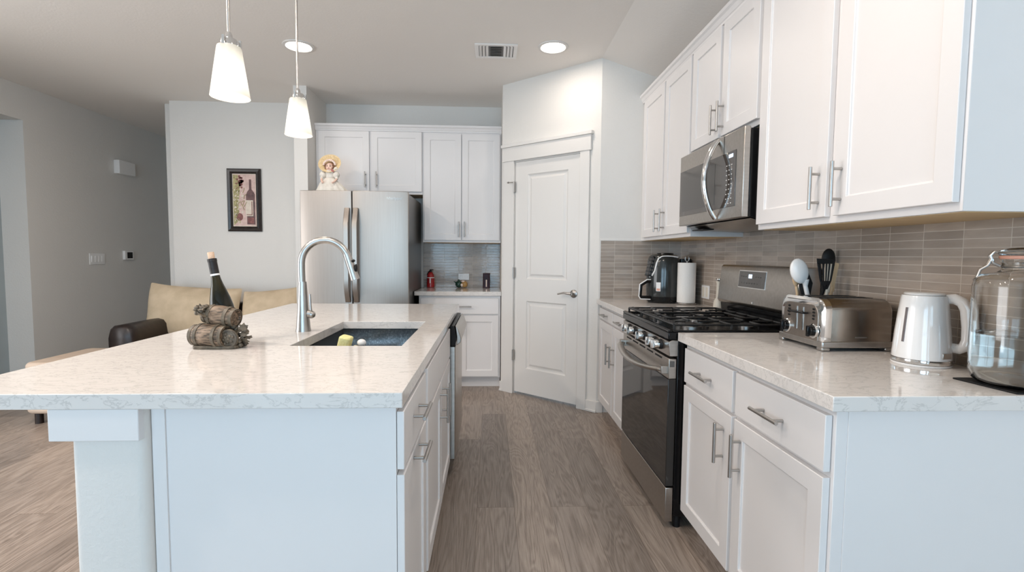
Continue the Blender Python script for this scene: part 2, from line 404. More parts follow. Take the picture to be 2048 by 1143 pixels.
# rear wall with two windows (behind the viewpoint)
m = MB(); Y0 = -3.62
m.box(-5.6, -3.05, Y0, Y0+.12, 0, CZ); m.box(-.75, -.2, Y0, Y0+.12, 0, CZ); m.box(1.3, 1.7, Y0, Y0+.12, 0, CZ)
m.box(-3.05, -.75, Y0, Y0+.12, 0, .35); m.box(-3.05, -.75, Y0, Y0+.12, 2.35, CZ)
m.box(-.2, 1.3, Y0, Y0+.12, 0, .35); m.box(-.2, 1.3, Y0, Y0+.12, 2.35, CZ)
struct(m.build('wall_rear', wall_m))
for i, (a, b) in enumerate(((-3.05, -.75), (-.2, 1.3))):
    m = MB(); c = (a+b)/2
    for x in (a, c-.025, b-.05): m.box(x, x+.05, Y0, Y0+.06, .35, 2.35)
    for z in (.35, 1.33, 2.30): m.box(a, b, Y0, Y0+.06, z, z+.05)
    struct(m.build('window_%d' % (i+1), trim_m))
# baseboards
m = MB(); m.box(LX, LX+.015, 4.82, 6.98, 0, .09); m.box(LX-.10, LX, 4.805, 4.82, 0, .09); struct(m.build('baseboard_left', trim_m, bevel=.003))
m = MB(); m.box(-3.23, -1.80, 5.185, 5.2, 0, .09); struct(m.build('baseboard_back', trim_m, bevel=.003))
m = MB(MD); m.box(-.008, .028, -.014, 0, 0, .09); m.box(.910, DL+.006, -.014, 0, 0, .09)
m.box(-.008, .028, -.022, 0, 0, .018); m.box(.910, DL+.006, -.022, 0, 0, .018)
m.M = I4; m.box(.848, .90, PY-.014, PY, 0, .09); struct(m.build('baseboard_pantry', trim_m, bevel=.003), 'white baseboard at the foot of the pantry wall')
# pantry door casing
m = MB(MD); m.box(.028, .148, -.018, .0, 0, 2.083); m.box(.826, .912, -.018, 0, 0, 2.083); m.box(.018, .926, -.024, 0, 2.083, 2.205); m.box(.010, .938, -.036, 0, 2.205, 2.232)
m.box(.148, .154, .0, .09, 0, 2.078); m.box(.820, .826, 0, .09, 0, 2.078); m.box(.148, .826, 0, .09, 2.072, 2.083)
struct(m.build('trim_1', trim_m, bevel=.002), 'white casing with a capped header around the pantry door')
# pantry door
m = MB(MD)
def door_panel(m, x0, x1, z0, z1, y):
    def ring(d, yy): return [m.V((x0+d, yy, z0+d)), m.V((x1-d, yy, z0+d)), m.V((x1-d, yy, z1-d)), m.V((x0+d, yy, z1-d))]
    rs = [ring(0, y), ring(.006, y+.007), ring(.014, y+.011), ring(.026, y+.011), ring(.044, y+.003)]
    for a, b in zip(rs[:-1], rs[1:]):
        for i in range(4): m.F([a[i], a[(i+1) % 4], b[(i+1) % 4], b[i]])
    m.F(rs[-1][::-1]); return rs[0]
x0, x1, zb, zt, yf, yb = .156, .818, .022, 2.070, .004, .042
r1 = door_panel(m, .285, .703, .245, .850, yf); r2 = door_panel(m, .285, .703, 1.046, 1.957, yf)
o_ = [m.V((x0, yf, zb)), m.V((x1, yf, zb)), m.V((x1, yf, zt)), m.V((x0, yf, zt))]
bk = [m.V((x0, yb, zb)), m.V((x1, yb, zb)), m.V((x1, yb, zt)), m.V((x0, yb, zt))]
ml = [m.V((x0, yf, .95)), m.V((x1, yf, .95))]
m.F([o_[0], o_[1], r1[1], r1[0]]); m.F([o_[1], ml[1], r1[2], r1[1]]); m.F([ml[1], ml[0], r1[3], r1[2]]); m.F([ml[0], o_[0], r1[0], r1[3]])
m.F([ml[0], ml[1], r2[1], r2[0]]); m.F([ml[1], o_[2], r2[2], r2[1]]); m.F([o_[2], o_[3], r2[3], r2[2]]); m.F([o_[3], ml[0], r2[0], r2[3]])
m.F(bk); m.F([o_[0], o_[1], bk[1], bk[0]]); m.F([o_[2], o_[3], bk[3], bk[2]]); m.F([o_[1], ml[1], o_[2], bk[2], bk[1]]); m.F([o_[3], ml[0], o_[0], bk[0], bk[3]])
pd = struct(m.build('door_1', trim_m, smooth=False), 'white two panel pantry door in the diagonal wall')
m = MB(MD); m.lathe([(.033, 0), (.033, -.006), (.024, -.012), (.012, -.014), (.011, -.045)], (.775, yf, .941), 24, 'y')
m.tube([(.775, -.040, .941), (.745, -.046, .944), (.71, -.047, .948), (.675, -.046, .940), (.648, -.046, .934)], [.011, .010, .008, .007, .006], 10)
m.build('door_handle', nickel_m, pd)
for z in (1.855, 1.098, .355):
    m = MB(MD); m.box(.146, .158, -.022, .002, z-.045, z+.045); m.cyl((.152, -.022, z-.048), .006, .096)
    if z > 1.8: m.tube([(.150, -.024, z+.040), (.112, -.045, z+.038)], .004, 8); m.cyl((.104, -.049, z+.038), .008, .012, 'x')
    m.build('hinge', nickel_m, pd)
# backsplashes
m = MB(); m.box(RX-.010, RX, 1.19, PY, .915, 1.372); m.box(RX-.010, RX, 2.16, 2.925, .60, .915); m.box(RX-.010, RX, 2.165, 2.89, 1.372, 1.40)
struct(m.build('tile_backsplash_right', tile_y, smooth=False), 'taupe stacked tile backsplash on the right wall')
m = MB(); m.box(.862, RX-.010, PY-.010, PY, .915, 1.372)
struct(m.build('tile_backsplash_return', tile_x, smooth=False), 'taupe stacked tile backsplash on the short return wall')
m = MB(); m.box(.853, .862, PY-.012, PY, .915, 1.380); m.box(.862, RX-.010, PY-.012, PY, 1.372, 1.380)
struct(m.build('trim_2', trim_m))
m = MB(); m.box(-.70, .10, 5.190, 5.2, .915, 1.372)
struct(m.build('tile_backsplash_back', tile_x, smooth=False), 'taupe stacked tile backsplash beside the refrigerator')

# ------------------------------------------------------------------ cabinets
def pull(parent, x, z, vert, y=-.020, L=.150, sp=.100, pr=.034):
    m = MB(); d = (0, 0, 1) if vert else (1, 0, 0)
    yy = y-pr
    if vert: m.cyl((x, yy, z-L/2), .0058, L, 'z', 14)
    else: m.cyl((x-L/2, yy, z), .0058, L, 'x', 14)
    for s in (-1, 1):
        cx, cz = (x, z+s*sp/2) if vert else (x+s*sp/2, z)
        m.cyl((cx, yy, cz), .0048, pr, 'y', 12)
    return m.build('handle', nickel_m, parent, bevel=.0008, bseg=1)
def cabinet(name, label, cat, loc, rz, Wd, z0, z1, dep, doors=(), drawers=(), flat=(), toe=0, bottom=None, group=None):
    t = thing(name, label, cat, loc, rz, group)
    m = MB()
    if toe: m.box(0, Wd, 0, dep, toe, z1); m.box(.0, Wd, .075, dep, 0, toe)
    else: m.box(0, Wd, 0, dep, z0, z1)
    m.build('body', cab_m, t, bevel=.0012, bseg=1)
    if bottom:
        m = MB(); m.box(.012, Wd-.012, .02, dep-.002, z0-.0015, z0+.004); m.build('underside', bottom, t)
    for (a, b, c, d, h) in doors:
        m = MB(); m.shaker(a, b, c, d); o = m.build('door', cab_m, t, smooth=False)
        if h: pull(o, h[0], h[1], h[2] if len(h) > 2 else True)
    for (a, b, c, d, h) in drawers:
        m = MB(); m.box(a, b, -.020, -.0015, c, d); o = m.build('drawer', cab_m, t, bevel=.002)
        if h: pull(o, h[0], h[1], False)
    for (a, b, c, d) in flat:
        m = MB(); m.box(a, b, -.020, -.0015, c, d); m.build('false_drawer_front', cab_m, t, bevel=.002)
    return t
R90 = -PI/2
# right base cabinet near the viewer: local x = 2.145 - Y
c1 = cabinet('base_cabinet', 'white base cabinet in the right foreground below the toaster and kettle', 'cabinet', (.876, 2.145, 0), R90, .955, 0, .8755, .62,
        doors=[(.027, .459, .118, .687, (.405, .572)), (.480, .943, .118, .687, (.527, .572))],
        drawers=[(.027, .459, .702, .851, (.24, .775)), (.480, .943, .702, .851, (.712, .775))], toe=.105)
m = MB(); m.box(.955, .958, .03, .615, 0.0, .8755); m.build('end_panel', cab_m, c1, bevel=.001)
c2 = cabinet('base_cabinet', 'white base cabinet between the range and the pantry wall', 'cabinet', (.876, PY-.024, 0), R90, .901, 0, .8755, .62,
        doors=[(.040, .448, .118, .745, (.325, .552)), (.468, .905, .118, .745, (.412, .552))][:0],
        drawers=[], toe=.105)
for (a, b) in ((.018, .428), (.446, .882)):
    o = MB().shaker(a, b, .118, .755).build('door', cab_m, c2, smooth=False)
for i, o in enumerate([x for x in c2.children if x.name.startswith('door')]): pull(o, .385 if i == 0 else .490, .552, True)
for (a, b) in ((.018, .428), (.446, .882)):
    o = MB().box(a, b, -.020, -.0015, .770, .851).build('drawer', cab_m, c2, bevel=.002); pull(o, (a+b)/2, .81, False)
# back base cabinet
cabinet('base_cabinet', 'white base cabinet under the small back counter beside the refrigerator', 'cabinet', (-.662, 4.592, 0), 0, .755, 0, .8755, .60,
        doors=[(.018, .366, .118, .690, (.318, .585)), (.378, .735, .118, .690, (.404, .585))],
        drawers=[(.018, .735, .704, .851, (.412, .777))], toe=.105)
# wall cabinets, right run
UG = 'white wall cabinets along the right wall'
def upper(label, y0, W_, z0, doors, bottom=cabwood_m):
    return cabinet('wall_cabinet', label, 'cabinet', (1.183, y0, 0), R90, W_, z0, 2.452, RX-1.183, doors=doors, bottom=bottom, group=UG)
upper('white two door wall cabinet nearest the viewer, above the kettle', 2.153, .953, 1.372,
      [(.015, .465, 1.395, 2.421, (.428, 1.497)), (.505, .943, 1.395, 2.421, (.540, 1.497))])
upper('short white wall cabinet directly above the microwave', 2.896, .740, 1.838,
      [(.014, .362, 1.862, 2.421, (.350-.012, 1.957)), (.390, .730, 1.862, 2.421, (.414, 1.957))])
upper('narrow doored white wall cabinet above the air fryer', PY, .965, 1.372,
      [(.075, .512, 1.395, 2.421, (.456, 1.497)), (.538, .958, 1.395, 2.421, (.568, 1.497))])
# wall cabinets, back
def upperb(label, x0, W_, z0, doors):
    return cabinet('wall_cabinet', label, 'cabinet', (x0, 4.880, 0), 0, W_, z0, 2.452, 5.2-4.880, doors=doors, bottom=cabwood_m, group='white wall cabinets on the back wall')
upperb('short white wall cabinet above the refrigerator', -1.678, 1.014, 1.832,
       [(.029, .506, 1.856, 2.424, (.471, 1.965)), (.527, 1.007, 1.856, 2.424, (.577, 1.965))])
upperb('tall white wall cabinet above the small back counter', -.663, .760, 1.372,
       [(.015, .372, 1.394, 2.412, (.352, 1.498)), (.381, .747, 1.394, 2.412, (.407, 1.498))])
# crown mouldings
def crown(name, label, loc, rz, L, ret):
    m = MB()
    prof = [(.0, 2.428), (-.012, 2.428), (-.014, 2.438), (-.018, 2.442), (-.026, 2.462), (-.036, 2.470), (-.036, 2.488), (.02, 2.488), (.02, 2.4525), (0, 2.4525)]
    m.prism([(a, b) for a, b in prof], 0, L, 'x')
    o = m.build(name, cab_m, angle=20); o.location = loc; o.rotation_euler = (0, 0, rz)
    tag(o, label, 'moulding'); return o
crown('crown_moulding', 'white crown moulding along the top of the right wall cabinets', (1.183, PY-.001, 0), R90, 2.665, 1)
crown('crown_moulding', 'white crown moulding along the top of the back wall cabinets', (-1.678, 4.880, 0), 0, 1.776, 0)

# ------------------------------------------------------------------ counters
def slab(name, label, x0, x1, y0, y1, hole=None):
    m = MB(); z0, z1 = .876, .914
    if not hole: m.box(x0, x1, y0, y1, z0, z1)
    else:
        hx0, hx1, hy0, hy1 = hole
        o0 = [m.V(p) for p in ((x0, y0, z0), (x1, y0, z0), (x1, y1, z0), (x0, y1, z0))]; o1 = [m.V(p) for p in ((x0, y0, z1), (x1, y0, z1), (x1, y1, z1), (x0, y1, z1))]
        h0 = [m.V(p) for p in ((hx0, hy0, z0), (hx1, hy0, z0), (hx1, hy1, z0), (hx0, hy1, z0))]; h1 = [m.V(p) for p in ((hx0, hy0, z1), (hx1, hy0, z1), (hx1, hy1, z1), (hx0, hy1, z1))]
        for i in range(4):
            j = (i+1) % 4
            m.F([o1[i], o1[j], h1[j], h1[i]]); m.F([o0[i], h0[i], h0[j], o0[j]]); m.F([o0[i], o0[j], o1[j], o1[i]]); m.F([h0[i], h1[i], h1[j], h0[j]])
    return tag(m.build(name, quartz_m, bevel=.0022, bseg=2, angle=30), label, 'countertop')
slab('countertop', 'white veined quartz countertop in the right foreground', .837, RX-.010, 1.151, 2.155)
slab('countertop', 'white quartz countertop between the range and pantry wall', .837, RX-.010, 2.938, PY-.012)
slab('countertop', 'small white quartz countertop against the back wall', -.700, .098, 4.555, 5.189)
slab('countertop', 'wide white quartz island countertop around the sink', -1.345, -.2144, 1.199, 3.401, (-.737, -.328, 1.828, 2.500))

# ------------------------------------------------------------------ island
IR = PI/2
# frame for the aisle side: local x = Y - y0, front plane X = -.238
cabinet('island_cabinet', 'white island cabinet with two horizontal pulls at the near end', 'cabinet', (-.238, 1.262, 0), IR, .436, 0, .8755, .58,
        drawers=[(-.018, .402, .702, .853, (.188, .790))], toe=.105)
ic = [o for o in bpy.data.objects if o.name.startswith('island_cabinet')][0]
o = MB().shaker(-.018, .402, .118, .688, rail=.057).build('door', cab_m, ic, smooth=False); pull(o, .188, .668, False)
ic2 = thing('island_cabinet', 'white island cabinet holding the sink, with two vertical pulls', 'cabinet', (-.238, 1.699, 0), IR)
m = MB(); m.box(0, .995, 0, .018, .105, .8755); m.box(0, .018, .018, .58, .105, .8755); m.box(.977, .995, .018, .58, .105, .8755); m.box(.018, .977, .562, .58, .105, .8755); m.box(.018, .977, .018, .562, .105, .123); m.box(0, .995, .075, .58, 0, .105)
m.build('body', cab_m, ic2, bevel=.001, bseg=1)
m = MB(); m.box(.020, .970, -.020, -.0015, .702, .853); m.build('false_drawer_front', cab_m, ic2, bevel=.002)
for a, b, hx in ((.020, .488, .442), (.500, .970, .545)):
    o = MB().shaker(a, b, .118, .688).build('door', cab_m, ic2, smooth=False); pull(o, hx, .590, True)
# near end: panel, drywall half wall with cap
m = MB(); m.box(-.838, -.238, 1.243, 1.2615, 0, .8755); 
m.box(-.838, -.806, 1.238, 1.243, 0, .8755)
tag(m.build('island_end_panel', cab_m, bevel=.001, origin=(-.54, 1.25, 0)), 'plain white panel closing the near end of the island', 'panel')
m = MB(); m.rbox(-1.018, -.840, 1.214, 3.36, 0, .875, .022, 6)
struct(m.build('wall_island', wall_m, angle=50), 'textured half wall behind the island cabinets')
m = MB(); m.box(-1.055, -.845, 1.203, 3.37, .797, .8755)
struct(m.build('trim_3', cab_m, bevel=.002), 'boxed cap board under the island overhang')
# far end panel
m = MB(); m.box(-.838, -.238, 3.340, 3.360, 0, .8755); tag(m.build('island_end_panel', cab_m, bevel=.001, origin=(-.54, 3.35, 0)), 'white panel closing the far end of the island beyond the dishwasher', 'panel')
# dishwasher
dw = thing('dishwasher', 'dishwasher with black side and steel handle at the far end of the island', 'dishwasher', (-.238, 2.70, 0), IR)
MB().box(0, .632, 0, .56, .10, .870).build('body', blackmat_m, dw)
MB().box(.0, .632, .05, .5, 0, .10).build('toe_kick', blackmat_m, dw)
m = MB(); m.rbox(.006, .626, -.046, -.001, .115, .745, .006); m.build('door', steelh_m, dw)
m = MB(); m.prism([(-.001, .748), (-.046, .748), (-.052, .80), (-.040, .862), (-.001, .866)], .006, .626, 'x'); m.build('control_panel', black_m, dw, bevel=.002)
m = MB(); m.prism([(-.053, .752), (-.074, .770), (-.078, .790), (-.060, .845), (-.045, .862), (-.053, .80)], .012, .620, 'x'); m.build('handle', steelh_m, dw, bevel=.003)
# sink
sk = thing('sink', 'dark flecked undermount sink set into the island top', 'sink', (-.5325, 2.164, .876))
m = MB(); hx, hy = .2075, .340; d = -.225; t = .008
def skr(a, b, z): return [(-a, -b, z), (a, -b, z), (a, b, z), (-a, b, z)]
m.loft([skr(hx+.028, hy+.018, -.0008), skr(hx, hy, -.0008), skr(hx-.004, hy-.004, d+.01), skr(hx-.02, hy-.02, d)], False, True)
m.loft([skr(hx+.028, hy+.018, -.0008), skr(hx+.028, hy+.018, -.006), skr(hx+.006, hy+.006, -.010), skr(hx+.006, hy+.006, d-.01)], False, True)
m.build('basin', sink_m, sk, angle=60)
m = MB(); m.lathe([(.045, d+.001), (.045, d+.004), (.036, d+.003), (.030, d+.001)], (0, .05, 0), 24); m.build('drain', nickel_m, sk)
# sponge holder and sponge inside the sink
sh = thing('sponge_holder', 'black wire sponge holder clipped inside the sink', 'holder', (-.605, 2.03, .74))
m = MB(); m.box(-.030, .030, -.040, .040, 0, .004)
for s in (-1, 1): m.tube([(s*.030, -.04, .002), (s*.030, -.04, .075), (s*.030, .04, .075), (s*.030, .04, .002)], .003, 8)
m.tube([(-.03, -.04, .04), (.03, -.04, .04), (.03, .04, .04), (-.03, .04, .04)], .003, 8, closed=True)
m.tube([(-.03, 0, .075), (-.05, 0, .11), (-.085, 0, .12), (-.125, 0, .11)], .004, 8)
m.build('frame', blackmat_m, sh)
m = MB(); m.lathe([(.018, 0), (.018, .006)], (-.1275, 0, .11), 16, 'x'); m.build('suction_cup', blackmat_m, sh)
m = MB(Matrix.Translation((-.608, 2.03, .82)) @ Matrix.Rotation(.25, 4, 'Y')); m.rbox(-.026, .020, -.034, .034, -.075, .098, .012)
sp = m.build('sponge', sponge_m, bevel=.006, origin=(-.608, 2.03, .745)); tag(sp, 'yellow sponge standing up in the black holder in the sink', 'sponge')
m = MB(Matrix.Translation((-.575, 2.0, .80)) @ Matrix.Rotation(.35, 4, 'Y')); m.rbox(-.008, .012, -.03, .03, -.055, .085, .006)
tag(m.build('sponge', spongeb_m, bevel=.004, origin=(-.575, 2.0, .745)), 'thin beige scrub sponge beside the yellow sponge in the sink', 'sponge')
m = MB(); m.tube([(-.600, 2.06, .765), (-.555, 2.055, .83), (-.535, 2.05, .875)], .008, 10); m.mi = 1; m.ball((-.532, 2.05, .885), .019, .019, .016)
tag(m.build('dish_brush', [blackmat_m, white_m], origin=(-.555, 2.055, .765)), 'black handled dish brush with white tip leaning in the sink', 'brush')

# faucet
fc = thing('faucet', 'brushed nickel gooseneck pull-down faucet behind the island sink', 'faucet', (-.816, 2.180, .914))
m = MB(); m.lathe([(.0315, 0), (.0315, .003), (.030, .010), (.0235, .09), (.0175, .20), (.0160, .216)], seg=28); m.build('base', nickel_m, fc)
pts = [(-.003, 0, .214), (-.004, 0, .26), (-.004, 0, .30)]
cx, cz, rr = .098, .295, .102
for k in range(0, 15): a = PI - k*(PI*0.90)/14; pts.append((cx+rr*math.cos(a), 0, cz+rr*math.sin(a)))
m = MB(); m.tube(pts, .0152, 16); m.build('neck', nickel_m, fc)
ex, ez = pts[-1][0], pts[-1][2]
dx_, dz_ = .30, -.954
m = MB(); m.tube([(ex-.004, 0, ez+.012), (ex+dx_*.03, 0, ez+dz_*.03), (ex+dx_*.075, 0, ez+dz_*.075), (ex+dx_*.105, 0, ez+dz_*.105)], [.0168, .0172, .0185, .0205], 18); m.build('spray_head', nickel_m, fc)
m = MB(); m.ball((ex+.026, -.004, ez-.018), .006, .0155, .006); m.ball((ex+.036, -.003, ez-.050), .006, .016, .018); m.build('button', blackmat_m, fc)
m = MB(); m.lathe([(.017, 0), (.017, .014), (.0, .016)], (.026, -.012, .078), 16, 'x'); m.ball((.040, -.012, .074), .017); m.build('valve', nickel_m, fc)
m = MB(); m.tube([(.038, -.012, .080), (.036, -.014, .12), (.035, -.014, .163)], [.006, .005, .0045], 10); m.build('handle', nickel_m, fc)

# ------------------------------------------------------------------ range (local x = 2.930 - Y, y = X - .80, z up)
rg = thing('gas_range', 'stainless gas range with black cooktop between the right counters', 'range', (.800, 2.931, 0), R90)
RW = .765
m = MB(); m.box(0, RW, .042, .64, .06, .878); m.build('body', black_m, rg, bevel=.003)
for px in (.03, RW-.03):
    for py in (.07, .60): MB().cyl((px, py, 0), .016, .062).build('foot', blackmat_m, rg)
m = MB(); m.box(.002, RW-.002, .004, .040, .035, .195); m.build('storage_drawer', steelh_m, rg, bevel=.003)
m = MB(); m.box(.002, RW-.002, .004, .040, .700, .792); dr = m.build('oven_door', steelh_m, rg, bevel=.003)
m = MB(); m.box(.002, RW-.002, .003, .040, .203, .699); m.build('door_glass', ovenglass_m, dr, bevel=.002)
m = MB(); hp = []
for k in range(17):
    s_ = k/16; hp.append((.035+s_*(RW-.07), -.012-.052*math.sin(PI*s_)**.55, .738-.028*math.sin(PI*s_)))
m.tube(hp, .019, 14, flat=.55); m.box(.018, .050, -.024, .006, .720, .756); m.box(RW-.050, RW-.018, -.024, .006, .720, .756); m.build('handle', steelh_m, dr, bevel=.002)
for k in range(5): MB().box(.08+k*.125, .17+k*.125, .002, .006, .776, .783).build('vent_slot', gap_m, dr)
m = MB(); m.box(RW-.001, RW+.0012, .009, .029, .755, .781)
for k in range(3): pass
m.build('label_sticker', fside_m, dr)
m = MB(); m.prism([(.006, .803), (.002, .868), (.016, .876), (.050, .876), (.050, .803)], .001, RW-.001, 'x'); m.build('control_panel', steelh_m, rg, bevel=.002)
for y_ in (2.790, 2.690, 2.520, 2.352, 2.272):
    kx = 2.931-y_
    m = MB(); m.lathe([(.024, .008), (.024, -.006), (.0225, -.008)], (kx, 0, .842), 22, 'y')
    k_ = m.build('knob', blackmat_m, rg)
    m = MB(); m.lathe([(.021, -.008), (.0205, -.030), (.019, -.034)], (kx, 0, .842), 22, 'y'); m.box(kx-.007, kx+.007, -.046, -.032, .822, .862); m.build('knob_face', chrome_m, k_, bevel=.002)
# cooktop
m = MB(); m.box(0, RW, -.002, .640, .879, .912); m.box(0, RW, -.002, .018, .912, .926); m.box(0, .014, .018, .64, .912, .922); m.box(RW-.014, RW, .018, .64, .912, .922)
m.build('cooktop', black_m, rg, bevel=.004)
m = MB()
bc = [(.15, .16, .046), (.15, .43, .040), (.3825, .295, .052), (.615, .16, .050), (.615, .43, .034)]
for (bx, by, br_) in bc:
    m = MB(); m.mi = 1; m.lathe([(br_, .912), (br_, .922), (br_*.9, .925)], (bx, by, 0), 22); m.mi = 0; m.lathe([(br_*.82, .925), (br_*.82, .932), (br_*.7, .935)], (bx, by, 0), 22)
    m.build('burner', [castiron_m, nickel_m], rg)
for i, (a, b) in enumerate(((.020, .264), (.268, .497), (.501, .745))):
    m = MB(); z = .944; y0_, y1_ = .030, .560; w = .0055
    def bar(x0_, y0__, x1_, y1__, z0_=z, z1_=z):
        m.tube([(x0_, y0__, z0_), (x1_, y1__, z1_)], w, 6)
    for (p, q) in (((a, y0_), (b, y0_)), ((b, y0_), (b, y1_)), ((b, y1_), (a, y1_)), ((a, y1_), (a, y0_))): bar(*p, *q)
    cx = (a+b)/2
    bar(a, .295, b, .295)
    for cy in ((.16, .43) if i != 1 else (.295,)):
        for dx in (-1, 1):
            bar(cx+dx*.03, cy, a if dx < 0 else b, cy)
        bar(cx, cy+.03, cx, min(cy+.14, y1_)); bar(cx, cy-.03, cx, max(cy-.13, y0_))
    if i == 1:
        for yy in (.10, .49): bar(a, yy, b, yy)
        bar(cx, y0_, cx, .10); bar(cx, .49, cx, y1_)
    n_ = 7
    for k in range(n_):     # little fingers along the front rail
        xx = a+.014+k*(b-a-.028)/(n_-1); m.tube([(xx, y0_, z), (xx, y0_+.022, z+.004)], .005, 6)
    for (px, py) in ((a, y0_), (b, y0_), (a, y1_), (b, y1_), (a, .295), (b, .295)):
        m.tube([(px, py, z), (px, py, .923)], .006, 6)
    m.build('grate', castiron_m, rg)
# backguard: local y = X-.8 ; top at X 1.396 -> .596, bottom X 1.378 -> .578
m = MB(); m.prism([(.574, 1.000), (.594, 1.196), (.604, 1.207), (.690, 1.207), (.690, .985), (.585, .985)], .0, RW, 'x'); m.build('backguard', steelh_m, rg, bevel=.004)
m = MB(); m.prism([(.600, .922), (.592, .984), (.690, .984), (.690, .922)], .004, RW-.004, 'x'); m.build('backguard_base', black_m, rg, bevel=.003)
def bgp(x, z, off=-.0015): return (x, .574+(z-1.0)*.020/.196+off, z)
def bgq(m, x0, x1, z0, z1, off=-.002, th=.004):
    f = [m.V(bgp(x0, z0, off)), m.V(bgp(x1, z0, off)), m.V(bgp(x1, z1, off)), m.V(bgp(x0, z1, off))]
    k = [m.V(bgp(x0, z0, th)), m.V(bgp(x1, z0, th)), m.V(bgp(x1, z1, th)), m.V(bgp(x0, z1, th))]
    m.F(f); m.F(k[::-1])
    for i in range(4): j = (i+1) % 4; m.F([f[i], k[i], k[j], f[j]])
dx0, dx1 = 2.931-2.700, 2.931-2.435
m = MB(); bgq(m, dx0-.004, dx1+.004, 1.086, 1.180, -.001); fr = m.build('display', chrome_m, rg)
m = MB(); bgq(m, dx0, dx1, 1.090, 1.176, -.002); m.build('display_glass', mwglass_m, fr)
m = MB()
bgq(m, dx0+.100, dx0+.135, 1.139, 1.160, -.0027)
m.build('display_clock', lcd_m, fr)
for (a, z_) in [(.020+k*.024, 1.145) for k in range(3)]+[(.170+k*.022, 1.145) for k in range(3)]+[(.030+k*.026, 1.110) for k in range(7)]:
    m = MB(); bgq(m, dx0+a, dx0+a+.013, z_, z_+.005, -.0026); m.build('display_button', fside_m, fr)
m = MB(); m.lathe([(.0, -.002), (.006, -.002), (.006, .002)], (.40, .5745, 1.012), 14, 'y'); m.build('emblem', chrome_m, rg)

# ------------------------------------------------------------------ microwave (local x = 2.890 - Y, y = X - 1.110)
mw = thing('microwave', 'stainless over-the-range microwave under the short wall cabinet', 'microwave', (1.110, 2.892, 1.385), R90)
MW = .733; z0, z1 = .045, .443
m = MB(); m.prism([(.030, z0+.005), (.030, z1-.008), (RX-1.112, z1-.008), (RX-1.112, z0-.035), (.10, z0-.020)], .002, MW-.003, 'x'); m.build('body', black_m, mw, bevel=.002)
m = MB(); m.prism([(.045, z0-.004), (.10, z0-.0235), (.36, z0-.0345), (.36, z0-.0285), (.10, z0-.0175)], .01, MW-.01, 'x'); m.build('vent_plate', steelh_m, mw)
m = MB(); m.prism([(0, z0), (0, z1), (.029, z1), (.029, z0)], 0, MW, 'x'); dm = m.build('door', steelh_m, mw, bevel=.003)
m = MB(); m.box(.008, .665, -.0025, .002, .100, .355); m.build('window', mwglass_m, dm, bevel=.001)
m = MB(); m.box(.040, .46, -.0032, -.002, .125, .325); m.build('window_mesh', mat('dark_mesh', (.03, .026, .024), .12, IOR=1.8), dm)
m = MB(); m.box(.5425, .5445, -.0012, .002, .357, z1-.002); m.build('door_seam', gap_m, dm)
m = MB(); hp = []
for k in range(19):
    s_ = k/18; hp.append((.478+.006*math.sin(PI*s_), -.006-.062*math.sin(PI*s_)**.8, .055+s_*.375))
m.tube(hp, .0155, 14, flat=.8); m.build('handle', chrome_m, dm)
m = MB()
for r_ in range(9):
    for c_ in range(3): m.box(.578+c_*.024, .586+c_*.024, -.0034, -.0024, .115+r_*.022, .119+r_*.022)
m.build('buttons', white_m, dm)
m = MB(); m.box(.600, .640, -.0034, -.0024, .326, .342); m.build('clock', lcd_m, dm)
m = MB(); m.box(.05, .20, .06, .12, z0-.0295, z0-.024); m.build('filter', blackmat_m, mw)

# ------------------------------------------------------------------ refrigerator
fg = thing('refrigerator', 'stainless french door refrigerator in the back alcove', 'refrigerator', (-1.162, 4.270, 0))
m = MB(); m.box(-.452, .452, .062, .82, .03, 1.770); m.build('body', fside_m, fg, bevel=.004)
def fdoor(n, x0, x1, z0, z1):
    m = MB(); n_ = 12; poly = []
    for k in range(n_+1):
        x = x0+(x1-x0)*k/n_; gx = x/.455
        poly.append((x, .022*gx*gx*gx*gx*.8+.004*gx*gx))
    poly[0] = (x0, poly[0][1]+.003); poly[-1] = (x1, poly[-1][1]+.003)
    poly += [(x1, .058), (x0, .058)]
    m.prism(poly, z0, z1); return m.build(n, steel_m, fg, bevel=.003, angle=30)
d1 = fdoor('door', -.455, -.0195, .748, 1.785); d2 = fdoor('door', -.0115, .455, .748, 1.785); d3 = fdoor('freezer_drawer', -.455, .455, .06, .740)
MB().box(-.020, -.011, .012, .060, .748, 1.780).build('door_gasket', gap_m, fg)
for o_, x, s in ((d1, -.052, -1), (d2, .020, 1)):
    m = MB(); hp = []
    for k in range(13):
        t = k/12; hp.append((x, -.012-.046*min(1, math.sin(PI*t)*2.2), .84+t*.80))
    m.loft([[(p[0]-.021, p[1]+.010, p[2]), (p[0]+.021, p[1]+.010, p[2]), (p[0]+.021, p[1]-.006, p[2]), (p[0]-.021, p[1]-.010, p[2])] for p in hp])
    m.build('handle', steel_m, o_, bevel=.004)
m = MB(); hp = [(-.36+.72*k/12, -.012-.046*min(1, math.sin(PI*k/12)*2.2), .66) for k in range(13)]
m.loft([[(p[0], p[1]+.010, .645), (p[0], p[1]-.010, .645), (p[0], p[1]-.010, .675), (p[0], p[1]+.010, .675)] for p in hp]); m.build('handle', steel_m, d3, bevel=.004)
fm = bpy.data.curves.new('brand_lettering', 'FONT'); fm.body = 'Whirlpool'; fm.size = .034; fm.extrude = .0006; fm.align_x = 'CENTER'; fm.materials.append(nickel_m)
fo = bpy.data.objects.new('brand_lettering', fm); C.objects.link(fo); fo.parent = d2; fo.location = (.335, .0045, 1.715); fo.rotation_euler = (PI/2, 0, 0)
bpy.context.view_layer.update()
